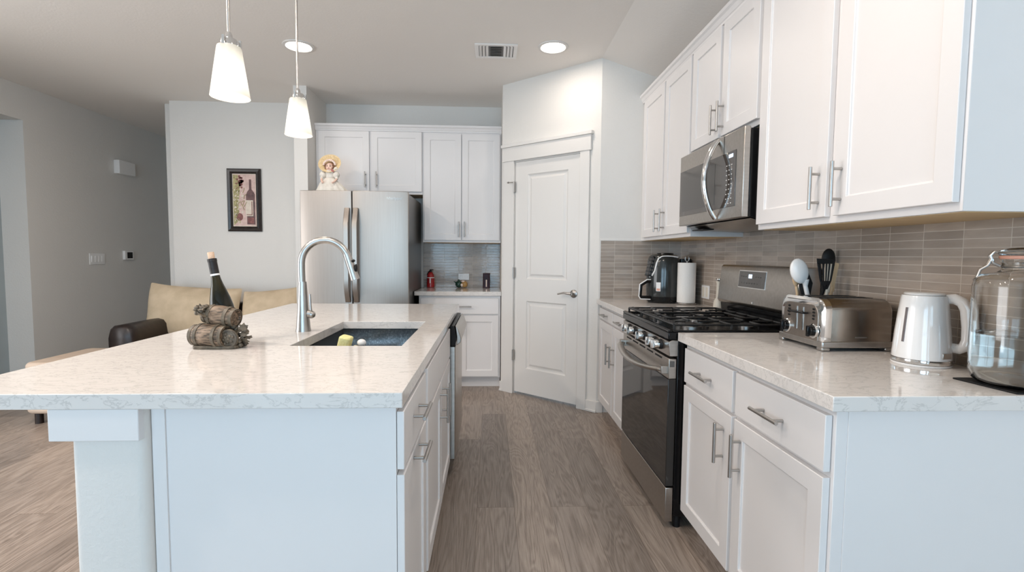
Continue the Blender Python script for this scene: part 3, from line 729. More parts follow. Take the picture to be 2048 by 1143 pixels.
me_ = bpy.data.meshes.new_from_object(fo); fo2 = bpy.data.objects.new('brand_lettering', me_); C.objects.link(fo2); fo2.parent = d2; fo2.location = fo.location; fo2.rotation_euler = fo.rotation_euler
bpy.data.objects.remove(fo); fo2.name = 'brand_lettering'
MB().box(-.44, .44, .04, .10, .0, .055).build('toe_grille', blackmat_m, fg)

# ------------------------------------------------------------------ ceiling fixtures
def can(x, y, label, group='recessed ceiling lights', power=1.9, z=CZ):
    t = thing('recessed_light', label, 'ceiling light', (x, y, z), 0, group)
    m = MB(); m.lathe([(.112, 0), (.110, -.006), (.092, -.009), (.083, -.001), (.083, 0)], seg=40); m.build('trim_ring', trim_m, t)
    m = MB(); m.lathe([(.0825, -.0012), (.081, -.0025), (.03, -.0032)], seg=40); m.build('diffuser', can_m, t)
    l = bpy.data.lights.new('lamp', 'AREA'); l.shape = 'DISK'; l.size = .15; l.energy = power; l.color = (1.0, .86, .75); l.spread = PI
    lo = bpy.data.objects.new('lamp', l); C.objects.link(lo); lo.parent = t; lo.location = (0, 0, -.012)
    return t
can(-1.416, 3.790, 'lit recessed light in the ceiling behind the farther pendant rod')
can(.446, 3.690, 'lit recessed light in the ceiling right of the air vent')
for x, y, p_ in ((-.95, 1.4, 4.5), (.42, 1.25, 5.5), (-2.3, .9, 16.0), (-2.3, 2.1, 11.5)):  # unseen fixtures, added where they brighten counters and cabinet fronts
    can(x, y, 'recessed ceiling light added out of view to brighten the room', 'added recessed lights out of view', p_)
vt = thing('ceiling_vent', 'white three-way ceiling air vent left of the recessed light', 'vent', (.030, 3.785, CZ))
m = MB()
def rect(m, x0, x1, y0, y1, z0, z1, w):
    m.box(x0, x1, y0, y0+w, z0, z1); m.box(x0, x1, y1-w, y1, z0, z1); m.box(x0, x0+w, y0+w, y1-w, z0, z1); m.box(x1-w, x1, y0+w, y1-w, z0, z1)
rect(m, -.155, .158, -.128, .128, -.008, 0, .030); m.build('frame', white_m, vt, bevel=.003)
MB().box(-.126, .129, -.099, .099, -.0015, -.0005).build('backing', fside_m, vt)
for k in range(3):
    for s in (-1, 1):
        x = s*(.112-k*.024)
        m = MB(); m.prism([(x-.010, -.010), (x-.006, -.010), (x+.008, -.002), (x+.004, -.002)] if s < 0 else [(x-.004, -.002), (x-.008, -.002), (x+.006, -.010), (x+.010, -.010)], -.097, .097, 'y'); m.build('slat', white_m, vt)
for k in range(7):
    y = -.085+k*.028
    m = MB(); m.prism([(y-.010, -.010), (y-.007, -.010), (y+.009, -.002), (y+.006, -.002)], -.042, .042, 'x'); m.build('slat', white_m, vt)
# pendants
def pendant(x, y, z, s, label):
    t = thing('pendant_light', label, 'pendant light', (x, y, z), 0, 'pendant lights over the island')
    k = s/1.0
    m = MB(); m.lathe([(.0560*k, 0), (.0345*k, .148*k), (.0330*k, .152*k), (.0300*k, .150*k), (.0325*k, .146*k), (.0530*k, .003*k)], seg=36, cap=False)
    m.loft([[(.0560*k*math.cos(a*PI/18), .0560*k*math.sin(a*PI/18), 0) for a in range(36)], [(.0530*k*math.cos(a*PI/18), .0530*k*math.sin(a*PI/18), .003*k) for a in range(36)]], False, False)
    m.build('lamp_shade', shade_m, t)
    m = MB(); m.ball((0, 0, .068*k), .017, .017, .024); m.build('bulb', bulb_m, t)
    m = MB(); m.lathe([(.024*k, .145*k), (.024*k, .172*k), (.0225*k, .174*k), (.012*k, .176*k), (.010*k, .188*k), (.007*k, .196*k)], seg=24)
    for a in range(3):
        an = a*2*PI/3+.5; m.box((.030*k)*math.cos(an)-.004, (.030*k)*math.cos(an)+.004, (.030*k)*math.sin(an)-.004, (.030*k)*math.sin(an)+.004, .150*k, .176*k)
    m.build('socket_cup', chrome_m, t)
    m = MB(); m.cyl((0, 0, .19*k), .0048*k, CZ-z-.19*k-.02, seg=12); m.build('rod', nickel_m, t)
    m = MB(); m.lathe([(.06, CZ-z-.002), (.06, CZ-z-.012), (.05, CZ-z-.022), (.01, CZ-z-.026)], seg=28); m.build('canopy', chrome_m, t)
    l = bpy.data.lights.new('lamp', 'POINT'); l.energy = .30; l.shadow_soft_size = .02; l.color = (1, .86, .70)
    lo = bpy.data.objects.new('lamp', l); C.objects.link(lo); lo.parent = t; lo.location = (0, 0, -.006)
PX, PK = -.88, 1.1
pendant(-.88, 1.741, 1.774, 1.09, 'lit frosted glass pendant nearer the viewer, left of the other')
pendant(-.88, 2.335, 1.79, 1.06, 'lit frosted glass pendant hanging in front of the refrigerator alcove')

# ------------------------------------------------------------------ left wall devices, picture
th = thing('door_chime', 'white rectangular door chime high on the left wall', 'chime', (LX, 6.04, 2.225))
m = MB(); m.box(.001, .065, -.135, .125, -.075, .08); m.build('cover', white_m, th, bevel=.006)
sw = thing('light_switch', 'white four gang light switch plate on the left wall', 'switch', (LX, 5.61, 1.175))
m = MB(); m.box(.0005, .008, -.105, .105, -.060, .060); m.build('plate', white_m, sw, bevel=.002)
for k in range(4): m = MB(); m.prism([(.008, -.033), (.012, -.033), (.016, .033), (.008, .033)], -.085+k*.046, -.053+k*.046, 'y'); m.M = I4; m.build('rocker', white_m, sw)
ts = thing('thermostat', 'small white thermostat with a black screen on the left wall', 'thermostat', (LX, 6.06, 1.215))
MB().box(.0005, .030, -.070, .070, -.052, .052).build('case', white_m, ts, bevel=.004)
MB().box(.0295, .0315, -.035, .050, -.036, .036).build('screen', black_m, ts)
pc = thing('framed_picture', 'framed wine bottle print on the pale back wall', 'picture', (-2.509, 5.2, 1.789))
m = MB(); fw, fh = .168, .316
def pr_ring(d, y): return [(-fw+d, y, -fh+d), (fw-d, y, -fh+d), (fw-d, y, fh-d), (-fw+d, y, fh-d)]
m.loft([pr_ring(0, -.001), pr_ring(0, -.018), pr_ring(.010, -.026), pr_ring(.030, -.020), pr_ring(.038, -.024), pr_ring(.050, -.014), pr_ring(.050, -.006)], True, False)
m.build('frame', ltrim_m, pc, angle=20)
MB().box(-fw+.048, fw-.048, -.010, -.004, -fh+.048, fh-.048).build('print', artc_m, pc)
m = MB(); m.box(-fw+.058, fw-.056, -.0106, -.0098, -fh+.058, fh-.056); pr = m.build('print_background', art_m, pc)
def flat(poly, m_, y=-.0112, name='print_shape'):
    m = MB(); m.prism(poly, y, y+.0008, 'y'); return m.build(name, m_, pr)
flat([(-.110, .255), (-.062, .255), (-.045, .10), (-.06, -.05), (-.05, -.2), (-.11, -.255)], artg_m)
flat([(.022, -.245), (.104, -.245), (.104, .06), (.092, .085), (.072, .11), (.070, .21), (.048, .21), (.048, .11), (.028, .085), (.016, .05), (.016, -.06), (.022, -.06)], artb_m, -.0118)
flat([(.010, -.16), (.085, -.16), (.085, 0), (.010, 0)], artc_m, -.0124)
flat([(.018, -.150), (.077, -.150), (.077, -.012), (.070, -.012), (.070, -.143), (.018, -.143)], artr_m, -.0129)
flat([(.030, -.235), (.094, -.235), (.094, -.175), (.030, -.175)], artr_m, -.0124)
m = MB()
for k in range(26):
    a, b = random.gauss(-.035, .020), random.gauss(.18, .035); m.lathe([(.011, -.0122), (.010, -.0114)], (a, 0, b), 10, 'y')
m.build('print_shape', artr_m, pr)
m = MB(); m.lathe([(.032, -.0122), (.031, -.0114)], (-.05, 0, -.17), 18, 'y', sy=1.2)
m.build('print_shape', artr_m, pr)
m = MB()
for k in range(30):
    a, b = random.uniform(-.10, -.01), random.uniform(-.23, .12); r_ = random.uniform(.006, .014); m.lathe([(r_, -.0121), (r_*.9, -.0113)], (a, 0, b), 8, 'y', sx=random.uniform(.5, 1.4))
m.build('print_shape', artc_m, pr)
m = MB()
for k in range(22):
    a, b = random.uniform(-.10, -.0), random.uniform(-.24, .15); m.tube([(a, -.0125, b), (a+random.uniform(-.02, .02), -.0125, b+.03), (a+random.uniform(-.03, .03), -.0125, b+.05)], .0028, 6)
m.build('print_shape', artg_m, pr)

# outlets
ol = thing('outlet', 'white outlet plate on the back tile behind the glass ornament', 'outlet', (-.282, 5.190, 1.024))
MB().box(-.056, .056, -.006, -.0005, -.033, .033).build('plate', white_m, ol, bevel=.002)
for s in (-1, 1): MB().box(s*.024-.014, s*.024+.014, -.008, -.005, -.011, .011).build('socket', white_m, ol, bevel=.002)
ol = thing('outlet', 'white outlet plate on the right tile beside the paper towels', 'outlet', (RX-.010, 3.375, 1.008), R90)
MB().box(-.062, .062, -.006, -.0005, -.046, .046).build('plate', white_m, ol, bevel=.002)
for s in (-1, 1): MB().box(s*.026-.017, s*.026+.017, -.008, -.005, -.034, .034).build('socket', cream_m, ol, bevel=.002)

# ------------------------------------------------------------------ sofa and ottoman
def cushion(x0, x1, y0, y1, z0, z1, puff=.04, tilt=None, n=10):
    m = MB(); cx, cy, cz = (x0+x1)/2, (y0+y1)/2, (z0+z1)/2; hx, hy, hz = (x1-x0)/2, (y1-y0)/2, (z1-z0)/2
    import itertools
    return cx, cy, cz, hx, hy, hz
def pillow(parent, name, mt, c, h, thick, top, lean=.12, ears=.03, seed=1):
    # upright back cushion: width h[0], height h[1], thickness profile; top(t) gives the height factor along the width
    rnd = random.Random(seed); m = MB(); nu, nv = 16, 10
    def pt(i, j, s):
        uu, vv = i/nu*2-1, j/nv*2-1
        e = (1-abs(uu)**3.2)*(1-abs(vv)**3.2); th = thick*(max(e, 0)**.55)
        x = uu*h[0]*(1-.04*(1-abs(vv))); z = (vv+1)/2*h[1]*top(uu) * (1+ears*abs(uu)**4*(vv > 0))
        w = .008*math.sin(6*uu+seed)*math.cos(4*vv+seed*2)
        return (c[0]+x, c[1]+s*th+lean*z/h[1]+w, c[2]+z)
    F_ = [[m.V(pt(i, j, -1)) for j in range(nv+1)] for i in range(nu+1)]
    B_ = [[F_[i][j] if i in (0, nu) or j in (0, nv) else m.V(pt(i, j, 1)) for j in range(nv+1)] for i in range(nu+1)]
    for i in range(nu):
        for j in range(nv):
            m.F([F_[i][j], F_[i+1][j], F_[i+1][j+1], F_[i][j+1]]); m.F([B_[i][j], B_[i][j+1], B_[i+1][j+1], B_[i+1][j]])
    return m.build(name, mt, parent, sub=1, angle=70)
sf = thing('sofa', 'dark leather sofa with tan cushions behind the island', 'sofa', (-2.5, 4.75, 0))
m = MB(); m.rbox(-.72, .66, -.45, .36, .06, .30, .04); m.rbox(-.72, .66, .26, .38, .06, .76, .04); m.build('frame', leather_m, sf, bevel=.01)
m = MB(); secs = []
for k in range(9):
    y = -.50+k*.0875; a = [(-.715, .10), (-.715, .545), (-.70, .60), (-.665, .632), (-.60, .640), (-.545, .628), (-.515, .595), (-.505, .54), (-.505, .10)]
    f_ = [1, 1, 1, 1, 1, 1, 1, .99, .985][k]
    if k == 0: secs.append([(-.61+(p[0]+.61)*.86, y, p[1]*.965) for p in a]); secs.append([(p[0], y+.025, p[1]) for p in a])
    else: secs.append([(p[0], y, .0+p[1]*f_+(.0)) for p in a])
m.loft(secs); m.build('armrest', leather_m, sf, angle=60)
m = MB(); m.rbox(-.50, .10, -.46, .20, .302, .46, .06); m.build('seat_cushion', sofa_m, sf, bevel=.03, bseg=4)
m = MB(); m.rbox(.11, .66, -.46, .20, .302, .46, .06); m.build('seat_cushion', sofa_m, sf, bevel=.03, bseg=4)
pillow(sf, 'back_cushion', sofa_m, (-.340, .02, .44), (.455, .480), .105, lambda u_: 1.085-.115*(u_+1)/2+.02*u_*u_, seed=1)
pillow(sf, 'back_cushion', sofa_m, (.390, .03, .44), (.295, .480), .10, lambda u_: .925+.13*((u_+1)/2)**1.3, seed=3)
ot = thing('ottoman', 'pinkish tan upholstered ottoman in front of the dark sofa arm', 'ottoman', (-2.95, 3.93, 0))
m = MB(); m.rbox(-.40, .30, -.30, .305, .08, .455, .06); m.build('body', sofa2_m, ot, bevel=.03, bseg=4)
for sx in (-.34, .24):
    for sy in (-.24, .24): MB().cyl((sx, sy, 0), .025, .085).build('leg', leather_m, ot)

# ------------------------------------------------------------------ wine holder and bottle
wh = thing('wine_bottle_holder', 'carved resin holder of two stacked barrels with grape leaves on the island', 'bottle holder', (-.972, 1.800, .914))
def barrel(m, c, L, r, rz, ry):
    M = Matrix.Translation(c) @ Matrix.Rotation(rz, 4, 'Z') @ Matrix.Rotation(ry, 4, 'Y'); m.M = M
    prof = []
    for k in range(13):
        t = k/12*2-1; prof.append((r*(1-.20*t*t), t*L/2))
    m.lathe([(r*.62, -L/2+.006), (r*.70, -L/2)] + prof + [(r*.70, L/2), (r*.62, L/2-.006)], seg=26, ax='x'); m.M = I4; return M
def hoops(M, L, r):
    m = MB(M)
    for t in (-.92, -.55, .55, .92):
        rr_ = r*(1-.20*t*t)+.0025; w = .006
        m.lathe([(rr_-.003, t*L/2-w), (rr_, t*L/2-w), (rr_, t*L/2+w), (rr_-.003, t*L/2+w)], seg=26, ax='x', cap=False)
    return m
m = MB(); M1 = barrel(m, (-.020, -.012, .044), .128, .043, -.22, 0); b1 = m.build('barrel', barrel_m, wh, angle=60); hoops(M1, .128, .043).build('hoop', resin_m, b1)
m = MB(); M2 = barrel(m, (.008, .006, .112), .112, .037, -.15, .12); b2 = m.build('barrel', barrel_m, wh, angle=60); hoops(M2, .112, .037).build('hoop', resin_m, b2)
def leafs(c, n, spread, seed):
    rnd = random.Random(seed); m = MB()
    for k in range(n):
        p = Vector(c)+Vector((rnd.uniform(-1, 1)*spread[0], rnd.uniform(-1, 1)*spread[1], rnd.uniform(-1, 1)*spread[2]))
        if k % 2: m.ball(p, .0085, seg=10, rings=6)
        else:
            m.M = Matrix.Translation(p) @ Matrix.Rotation(rnd.uniform(0, 6.28), 4, 'Z') @ Matrix.Rotation(rnd.uniform(-.7, .7), 4, 'X') @ Matrix.Rotation(rnd.uniform(-.9, .9), 4, 'Y')
            ps = [(0, -.015), (.008, -.009), (.016, -.010), (.011, 0), (.016, .009), (.006, .008), (0, .017), (-.006, .008), (-.016, .009), (-.011, 0), (-.016, -.010), (-.008, -.009)]
            m.prism(ps, -.002, .002, 'y' if k % 4 else 'z'); m.M = I4
    return m
leafs((-.050, -.020, .132), 16, (.018, .012, .016), 3).build('grape_cluster', resin_m, wh, bevel=.001)
leafs((.078, -.006, .045), 22, (.024, .014, .034), 5).build('grape_cluster', resin_m, wh, bevel=.001)
m = MB(); m.lathe([(.020, -.010), (.034, -.006), (.034, .004), (.020, .010)], (.050, -.030, .036), 20, 'y', sy=1.0); re_ = m.build('round_end', resin_m, wh, bevel=.002)
m = MB(); m.lathe([(.026, -.0115), (.029, -.0125), (.032, -.0115)], (.050, -.030, .036), 20, 'y', cap=False)
for k in range(9): a = k*2.4; r_ = .006*math.sqrt(k)+.003; m.ball((.050+r_*math.cos(a), -.041, .036+r_*math.sin(a)), .0052, .004, .0052, 8, 6)
m.build('carved_grapes', resin_m, re_)
m = MB(); m.rbox(-.075, .080, -.045, .050, 0, .012, .02); m.build('foot', resin_m, wh, bevel=.003)
# bottle leaning to the left, its base down on the right behind the barrels
bt = thing('wine_bottle', 'dark corked wine bottle leaning in the barrel holder', 'bottle', (-.988, 1.893, .930))
MBt = Matrix.Translation((0, 0, .004)) @ Matrix.Rotation(-.175, 4, 'Y') @ Matrix.Scale(.96, 4)
m = MB(MBt)
m.lathe([(.034, .0), (.041, .004), (.0425, .02), (.0425, .10), (.041, .125), (.036, .155), (.0285, .185), (.0215, .210), (.0170, .232), (.0150, .250), (.0145, .298)], seg=30)
m.build('glass_body', bottle_m, bt, angle=60)
m = MB(MBt); m.lathe([(.0155, .252), (.0158, .262), (.0158, .300), (.0168, .301), (.0168, .312), (.012, .313)], seg=24); m.build('foil', foil_m, bt)
m = MB(MBt); m.lathe([(.0162, .246), (.0164, .247), (.0164, .252), (.0160, .253)], seg=24); m.build('foil_band', white_m, bt)
m = MB(MBt); m.lathe([(.0105, .305), (.0115, .318), (.0120, .334), (.011, .338)], seg=18); m.build('cork', cork_m, bt)

# ------------------------------------------------------------------ doll on the refrigerator
dl = thing('doll', 'porcelain doll in cream dress and straw bonnet sitting on the refrigerator', 'doll', (-1.430, 4.51, 1.7715))
m = MB(); rings = []
for (r_, h_, am) in ((.135, .003, .13), (.140, .012, .14), (.112, .055, .11), (.080, .105, .08), (.046, .140, .04), (.036, .150, .02)):
    ring = []
    for k in range(64):
        a = 2*PI*k/64; rr_ = r_*(1+am*.5*math.cos(13*a)+am*.25*math.sin(7*a)); ring.append((rr_*1.1*math.cos(a)+.012*(r_ > .1), rr_*.58*math.sin(a)-.01, h_+.006*math.sin(9*a)*(r_ > .1)))
    rings.append(ring)
m.loft(rings); m.build('skirt', dress_m, dl, angle=80)
m = MB(); m.lathe([(.034, .140), (.042, .17), (.040, .195), (.022, .212), (.014, .226)], seg=24, sy=.75)
for k in range(18): a = 2*PI*k/18; m.ball((.034*math.cos(a), .028*math.sin(a)-.004, .203+.003*(k % 2)), .012, seg=8, rings=6)
m.build('bodice', dress_m, dl, angle=80)
for s in (-1, 1):
    m = MB(); m.ball((s*.058, -.014, .178), .030, .026, .030); m.ball((s*.066, -.026, .148), .014, .013, .018); m.build('sleeve', dress_m, dl)
    m = MB(); m.tube([(s*.066, -.030, .142), (s*.058, -.055, .118), (s*.046, -.070, .105)], [.009, .008, .006], 8); m.ball((s*.043, -.074, .102), .009); m.build('hand', skin_m, dl)
m = MB(); m.ball((0, -.012, .245), .033, .032, .037, 20, 14); m.ball((0, -.045, .240), .0045); m.ball((-.017, -.036, .232), .009, .007, .008); m.ball((.017, -.036, .232), .009, .007, .008); hd = m.build('head', skin_m, dl)
m = MB()
for s in (-1, 1): m.ball((s*.013, -.0405, .250), .0048, .003, .0045, 10, 6); m.tube([(s*.007, -.0435, .260), (s*.013, -.044, .262), (s*.019, -.0405, .260)], .0012, 6)
m.build('eyes', blackmat_m, hd)
m = MB(); m.ball((0, -.042, .2285), .006, .003, .0028, 10, 6); m.build('mouth', rose_m, hd)
m = MB()
for s in (-1, 1):
    for k in range(6): m.ball((s*(.031+.003*(k % 2)), -.020+.004*(k % 2), .262-k*.012), .010, .011, .008, 8, 6)
m.ball((0, .006, .252), .038, .030, .040); m.build('hair', hair_m, dl)
m = MB(); MH = Matrix.Translation((0, .012, .268)) @ Matrix.Rotation(math.radians(68), 4, 'X')
m.M = MH; rings = []
for (r_, h_) in ((.034, -.028), (.040, -.01), (.044, .002), (.070, .012), (.096, .024), (.099, .028), (.095, .028), (.068, .017), (.042, .006), (.036, -.008), (.030, -.024)):
    rings.append([(r_*math.cos(2*PI*k/36)*1.0, r_*.92*math.sin(2*PI*k/36), h_) for k in range(36)])
m.loft(rings); m.build('bonnet', straw_m, dl, angle=60)
m = MB()
for k in range(9): a = PI*(.05+k*.9/8); m.ball((.050*math.cos(a), -.018, .262+.044*math.sin(a)), .011, .009, .010, 8, 6)
m.build('bonnet_flowers', pink_m, dl)
m = MB(); m.ball((.060, -.030, .232), .018, .010, .014); m.ball((.050, -.036, .222), .012, .009, .010); m.build('bow', cream_m, dl)
m = MB(); m.ball((.030, -.040, .212), .010, .008, .009); m.ball((.038, -.040, .205), .008); m.build('rose', rose_m, dl)

# ------------------------------------------------------------------ back counter things
fe = thing('fire_extinguisher', 'small red fire extinguisher on the back counter beside the refrigerator', 'fire extinguisher', (-.620, 5.13, .914))
m = MB(); m.lathe([(.030, 0), (.040, .004), (.041, .05), (.039, .055), (.038, .10), (.034, .13), (.022, .15), (.014, .158)], seg=24); m.build('cylinder', red_m, fe)
m = MB(); m.lathe([(.0395, .098), (.0400, .099), (.0400, .105), (.039, .106)], seg=24); m.build('band', white_m, fe)
m = MB(); m.lathe([(.014, .158), (.015, .168), (.010, .176)], seg=14); m.box(-.008, .028, -.006, .006, .178, .186); m.tube([(-.004, 0, .172), (-.020, 0, .160), (-.034, 0, .13)], .006, 8); m.ball((0, -.010, .178), .009); m.build('valve', blackmat_m, fe)
m = MB(); m.box(-.005, .005, -.0420, -.0400, .045, .094); m.build('label', white_m, fe)
gb = thing('glass_ornament', 'small dark green and amber ornament before the back outlet', 'ornament', (-.302, 5.10, .914))
m = MB(); m.ball((-.026, 0, .036), .036, .032, .036); m.ball((-.026, 0, .075), .012, .012, .012); m.tube([(-.05, 0, .050), (-.078, 0, .066)], [.008, .003], 8); m.build('green_body', green_m, gb)
m = MB(); m.ball((.032, 0, .036), .034, .032, .034); m.build('amber_body', gold_m, gb)
m = MB(); m.ball((.018, -.008, .066), .018, .016, .012); m.ball((.006, -.026, .030), .013, .010, .016); m.build('pale_top', pink_m, gb)
cd = thing('candle_jar', 'dark maroon square jar on the right of the back counter', 'jar', (-.043, 5.12, .914))
m = MB(); m.rbox(-.036, .036, -.036, .036, 0, .142, .008); m.build('jar', wine_m, cd, bevel=.002)
m = MB(); m.rbox(-.037, .037, -.037, .037, .140, .150, .008); m.build('lid', wine_m, cd, bevel=.002)
m = MB(); m.box(-.007, .005, -.0375, -.0358, .012, .085); m.build('label_stripe', pink_m, cd)

# ------------------------------------------------------------------ far right counter: air fryer, towels, vessel
af = thing('air_fryer', 'black air fryer with white trim in the far right corner', 'air fryer', (1.275, 3.60, .914), 0)
m = MB(); pro = [(.098, 0), (.112, .012), (.118, .05), (.120, .12), (.118, .22), (.113, .30), (.104, .335), (.085, .350), (.03, .356)]
m.lathe(pro, seg=40, sx=1.02, sy=1.0); m.build('body', noisy('charcoal_gloss', (.025, .028, .028), (.035, .038, .038), 8, .14), af, angle=50)
m = MB(); m.lathe([(.100, 0), (.1165, .012), (.1205, .046), (.118, .047)], seg=40, sx=1.02); m.build('base', black_m, af)
m = MB(); pts = []
for k in range(22):
    t = k/21; ang = PI*1.02+.0*t
    pts.append((-.066-.054*math.sin(PI*.5*(1-t)) if t < .6 else -.09+.16*(t-.6)/.4, -.10+.035*t, .190+.17*math.sin(PI*.5*min(1, t/.7))))
m.tube([(-.116, -.040, .190), (-.104, -.062, .200), (-.090, -.078, .235), (-.080, -.083, .290), (-.066, -.083, .325), (-.040, -.088, .338), (.0, -.095, .340), (.05, -.092, .338), (.075, -.08, .334)], .0062, 10); m.build('trim_band', white_m, af)
m = MB(Matrix.Translation((-.090, -.035, .262)) @ Matrix.Rotation(.22, 4, 'Y')); m.box(-.030, .012, -.030, .055, -.075, .075)
pn = m.build('control_panel', black_m, af, bevel=.006)
m = MB(Matrix.Translation((-.090, -.035, .262)) @ Matrix.Rotation(.22, 4, 'Y'))
for r_ in range(5):
    for c_ in range(3): m.box(-.026+c_*.013, -.018+c_*.013, -.0315, -.0295, -.060+r_*.026, -.045+r_*.026)
for r_ in range(5):
    for c_ in range(3): m.box(-.0315, -.0295, -.022+c_*.024, -.008+c_*.024, -.060+r_*.026, -.045+r_*.026)
m.build('panel_icons', mat('panel_grey', (.10, .09, .085), .3), pn)
m = MB(); m.tube([(-.110, -.045, .158), (-.140, -.052, .158), (-.185, -.060, .130), (-.190, -.060, .055), (-.180, -.058, .040), (-.112, -.045, .036)], .012, 12, flat=1.2); hn = m.build('basket_handle', black_m, af)
m = MB(); m.tube([(-.112, -.058, .170), (-.142, -.066, .170), (-.197, -.074, .136), (-.202, -.074, .050), (-.188, -.071, .030), (-.112, -.058, .026)], .0045, 10); m.build('handle_trim', white_m, hn)
m = MB(); m.M = Matrix.Rotation(-2.18, 4, 'Z'); m.box(.1185, .1210, -.016, .016, .088, .152); st = m.build('sticker', white_m, af)
m = MB(); m.M = Matrix.Rotation(-2.18, 4, 'Z'); m.box(.1205, .1216, -.012, .012, .092, .108); m.build('sticker_print', orange_m, st)
m = MB(); m.lathe([(.060, .352), (.058, .362), (.03, .366)], (.01, 0, 0), 26); m.build('lid', black_m, af)
bx = MB(); bx.rbox(1.402, 1.488, 3.60, 3.72, .915, 1.236, .012)
tag(bx.build('canister', black_m, bevel=.004, origin=(1.445, 3.66, .915)), 'tall black appliance half hidden behind the paper towels', 'canister')
pt_ = thing('paper_towel_holder', 'wire paper towel stand holding the roll on the far right counter', 'paper towel holder', (1.392, 3.455, .914))
m = MB(); m.tube([(.066*math.cos(2*PI*k/28), .066*math.sin(2*PI*k/28), .006) for k in range(28)], .0045, 8, closed=True)
m.tube([(-.066, 0, .006), (.066, 0, .006)], .004, 8); m.tube([(0, -.066, .006), (0, .066, .006)], .004, 8); m.cyl((0, 0, .006), .004, .300)
for a in (0.8, 2.4, 4.0, 5.6): m.ball((.066*math.cos(a), .066*math.sin(a), .006), .0065)
m.build('base', nickel_m, pt_)
m = MB(); m.tube([(.014*math.sin(2*PI*k/20), 0, .323-.020*math.cos(2*PI*k/20)) for k in range(20)], .0030, 8, closed=True); m.build('loop', nickel_m, pt_)
m = MB(); m.lathe([(.019, .013), (.061, .013), (.0625, .016), (.0625, .292), (.061, .295), (.019, .295)], seg=40, cap=False)
m.loft([[(.019*math.cos(2*PI*k/40), .019*math.sin(2*PI*k/40), z) for k in range(40)] for z in (.013, .295)], False, False)
o = m.build('paper_towel_roll', paper_m, origin=(0, 0, 0)); o.location = (1.392, 3.455, .914); tag(o, 'white paper towel roll standing beside the air fryer', 'paper towels')
vs = thing('cruet', 'slim pale beige vessel between the right outlet and the range', 'vessel', (1.425, 3.02, .914))
m = MB(); m.lathe([(.024, 0), (.030, .006), (.032, .03), (.028, .065), (.017, .085), (.015, .17), (.018, .185), (.018, .190)], seg=20); m.build('body', cream_m, vs)
m = MB(); m.lathe([(.021, .188), (.022, .192), (.022, .202), (.018, .205)], seg=20); m.build('cap', chrome_m, vs)

# ------------------------------------------------------------------ utensils in crock
ck = thing('utensil_crock', 'steel utensil crock standing behind the toaster', 'crock', (1.392, 2.050, .914))
m = MB(); m.lathe([(.054, 0), (.056, .004), (.056, .135), (.053, .135), (.053, .006)], seg=32); m.build('body', nickel_m, ck)
UX, UY = 1.392, 2.050
def utensil(name, label, cat, foot, top, mt, head, hm=None, r0=.006):
    t = thing(name, label, cat, (UX+foot[0], UY+foot[1], .924), 0, 'utensils in the crock')
    v = Vector(top)-Vector((UX+foot[0], UY+foot[1], .924))
    m = MB(); m.tube([(0, 0, 0), tuple(v*.5), tuple(v)], r0, 10); m.build('handle', mt, t)
    m = MB(Matrix.Translation(v)); head(m); m.build('head', hm or mt, t, bevel=.0015, angle=50)
    return t
K = .990
def ladle(m):
    m.M = m.M @ Matrix.Rotation(-.30, 4, 'Y'); rings = []
    m.ball((-.012, -.004, .062), .038, .019, .054, 20, 12)
    m.tube([(0, 0, -.01), (.004, -.002, .02)], [.008, .016], 10)
utensil('ladle', 'large white ladle head leaning left in the utensil crock', 'ladle', (-.005, -.02), (1.322, 2.022, 1.140), white_m, ladle, r0=.009)
def turner(m):
    m.M = m.M @ Matrix.Rotation(-.02, 4, 'Y')
    w0, w1, zb_, zt_ = .022, .040, 0.0, .100
    xs = [(-1, -.60), (-.42, -.22), (-.04, .14), (.32, .50), (.72, 1)]
    def X(s, z): return s*(w0+(w1-w0)*(z-zb_)/(zt_-zb_))
    m.prism([(X(-1, 0)*.4, -.020), (X(1, 0)*.4, -.020), (X(1, .015), .015), (X(-1, .015), .015)], -.002, .002, 'y')
    for a, b in xs: m.prism([(X(a, .015), .015), (X(b, .015), .015), (X(b, .085), .085), (X(a, .085), .085)], -.002, .002, 'y')
    m.prism([(X(-1, .085), .085), (X(1, .085), .085), (X(1, .1), .102), (X(-1, .1), .108)], -.002, .002, 'y')
utensil('slotted_turner', 'black slotted turner standing upright in the utensil crock', 'turner', (-.020, .01), (1.378, 1.975, 1.142), blackmat_m, turner, r0=.0065)
def bspoon(m): m.ball((.004, 0, .036), .030, .012, .044, 18, 12)
utensil('serving_spoon', 'black spoon behind the slotted turner in the crock', 'spoon', (.010, .025), (1.452, 2.075, 1.212), blackmat_m, bspoon)
def bspat(m): m.prism([(-.016, -.02), (.022, -.02), (.030, .030), (.004, .085), (-.028, .098), (-.030, .030)], -.003, .003, 'y')
utensil('spatula', 'black spatula at the left of the utensil crock', 'spatula', (-.030, .0), (1.330, 2.03, 1.115), blackmat_m, bspat)
def wspoon(m): m.ball((-.002, 0, .036), .017, .009, .036, 16, 10)
utensil('wooden_spoon', 'pale wooden spoon at the far left of the crock', 'spoon', (-.036, .02), (1.306, 2.055, 1.130), wood_m, wspoon)
def wspat(m): m.prism([(-.007, -.02), (.007, -.02), (.012, .03), (.024, .10), (.002, .106), (-.009, .035)], -.003, .003, 'y')
utensil('wooden_spatula', 'flat wooden spatula at the right of the utensil crock', 'spatula', (.025, -.005), (1.458, 2.045, 1.128), wood_m, wspat)
def cstrip(m): m.prism([(-.012, -.02), (.010, -.02), (.014, .06), (.016, .108), (-.014, .110), (-.014, .06)], -.003, .003, 'y')
utensil('spatula', 'cream spatula between the turner and the wooden spatula', 'spatula', (.018, -.02), (1.428, 2.035, 1.125), cream_m, cstrip)

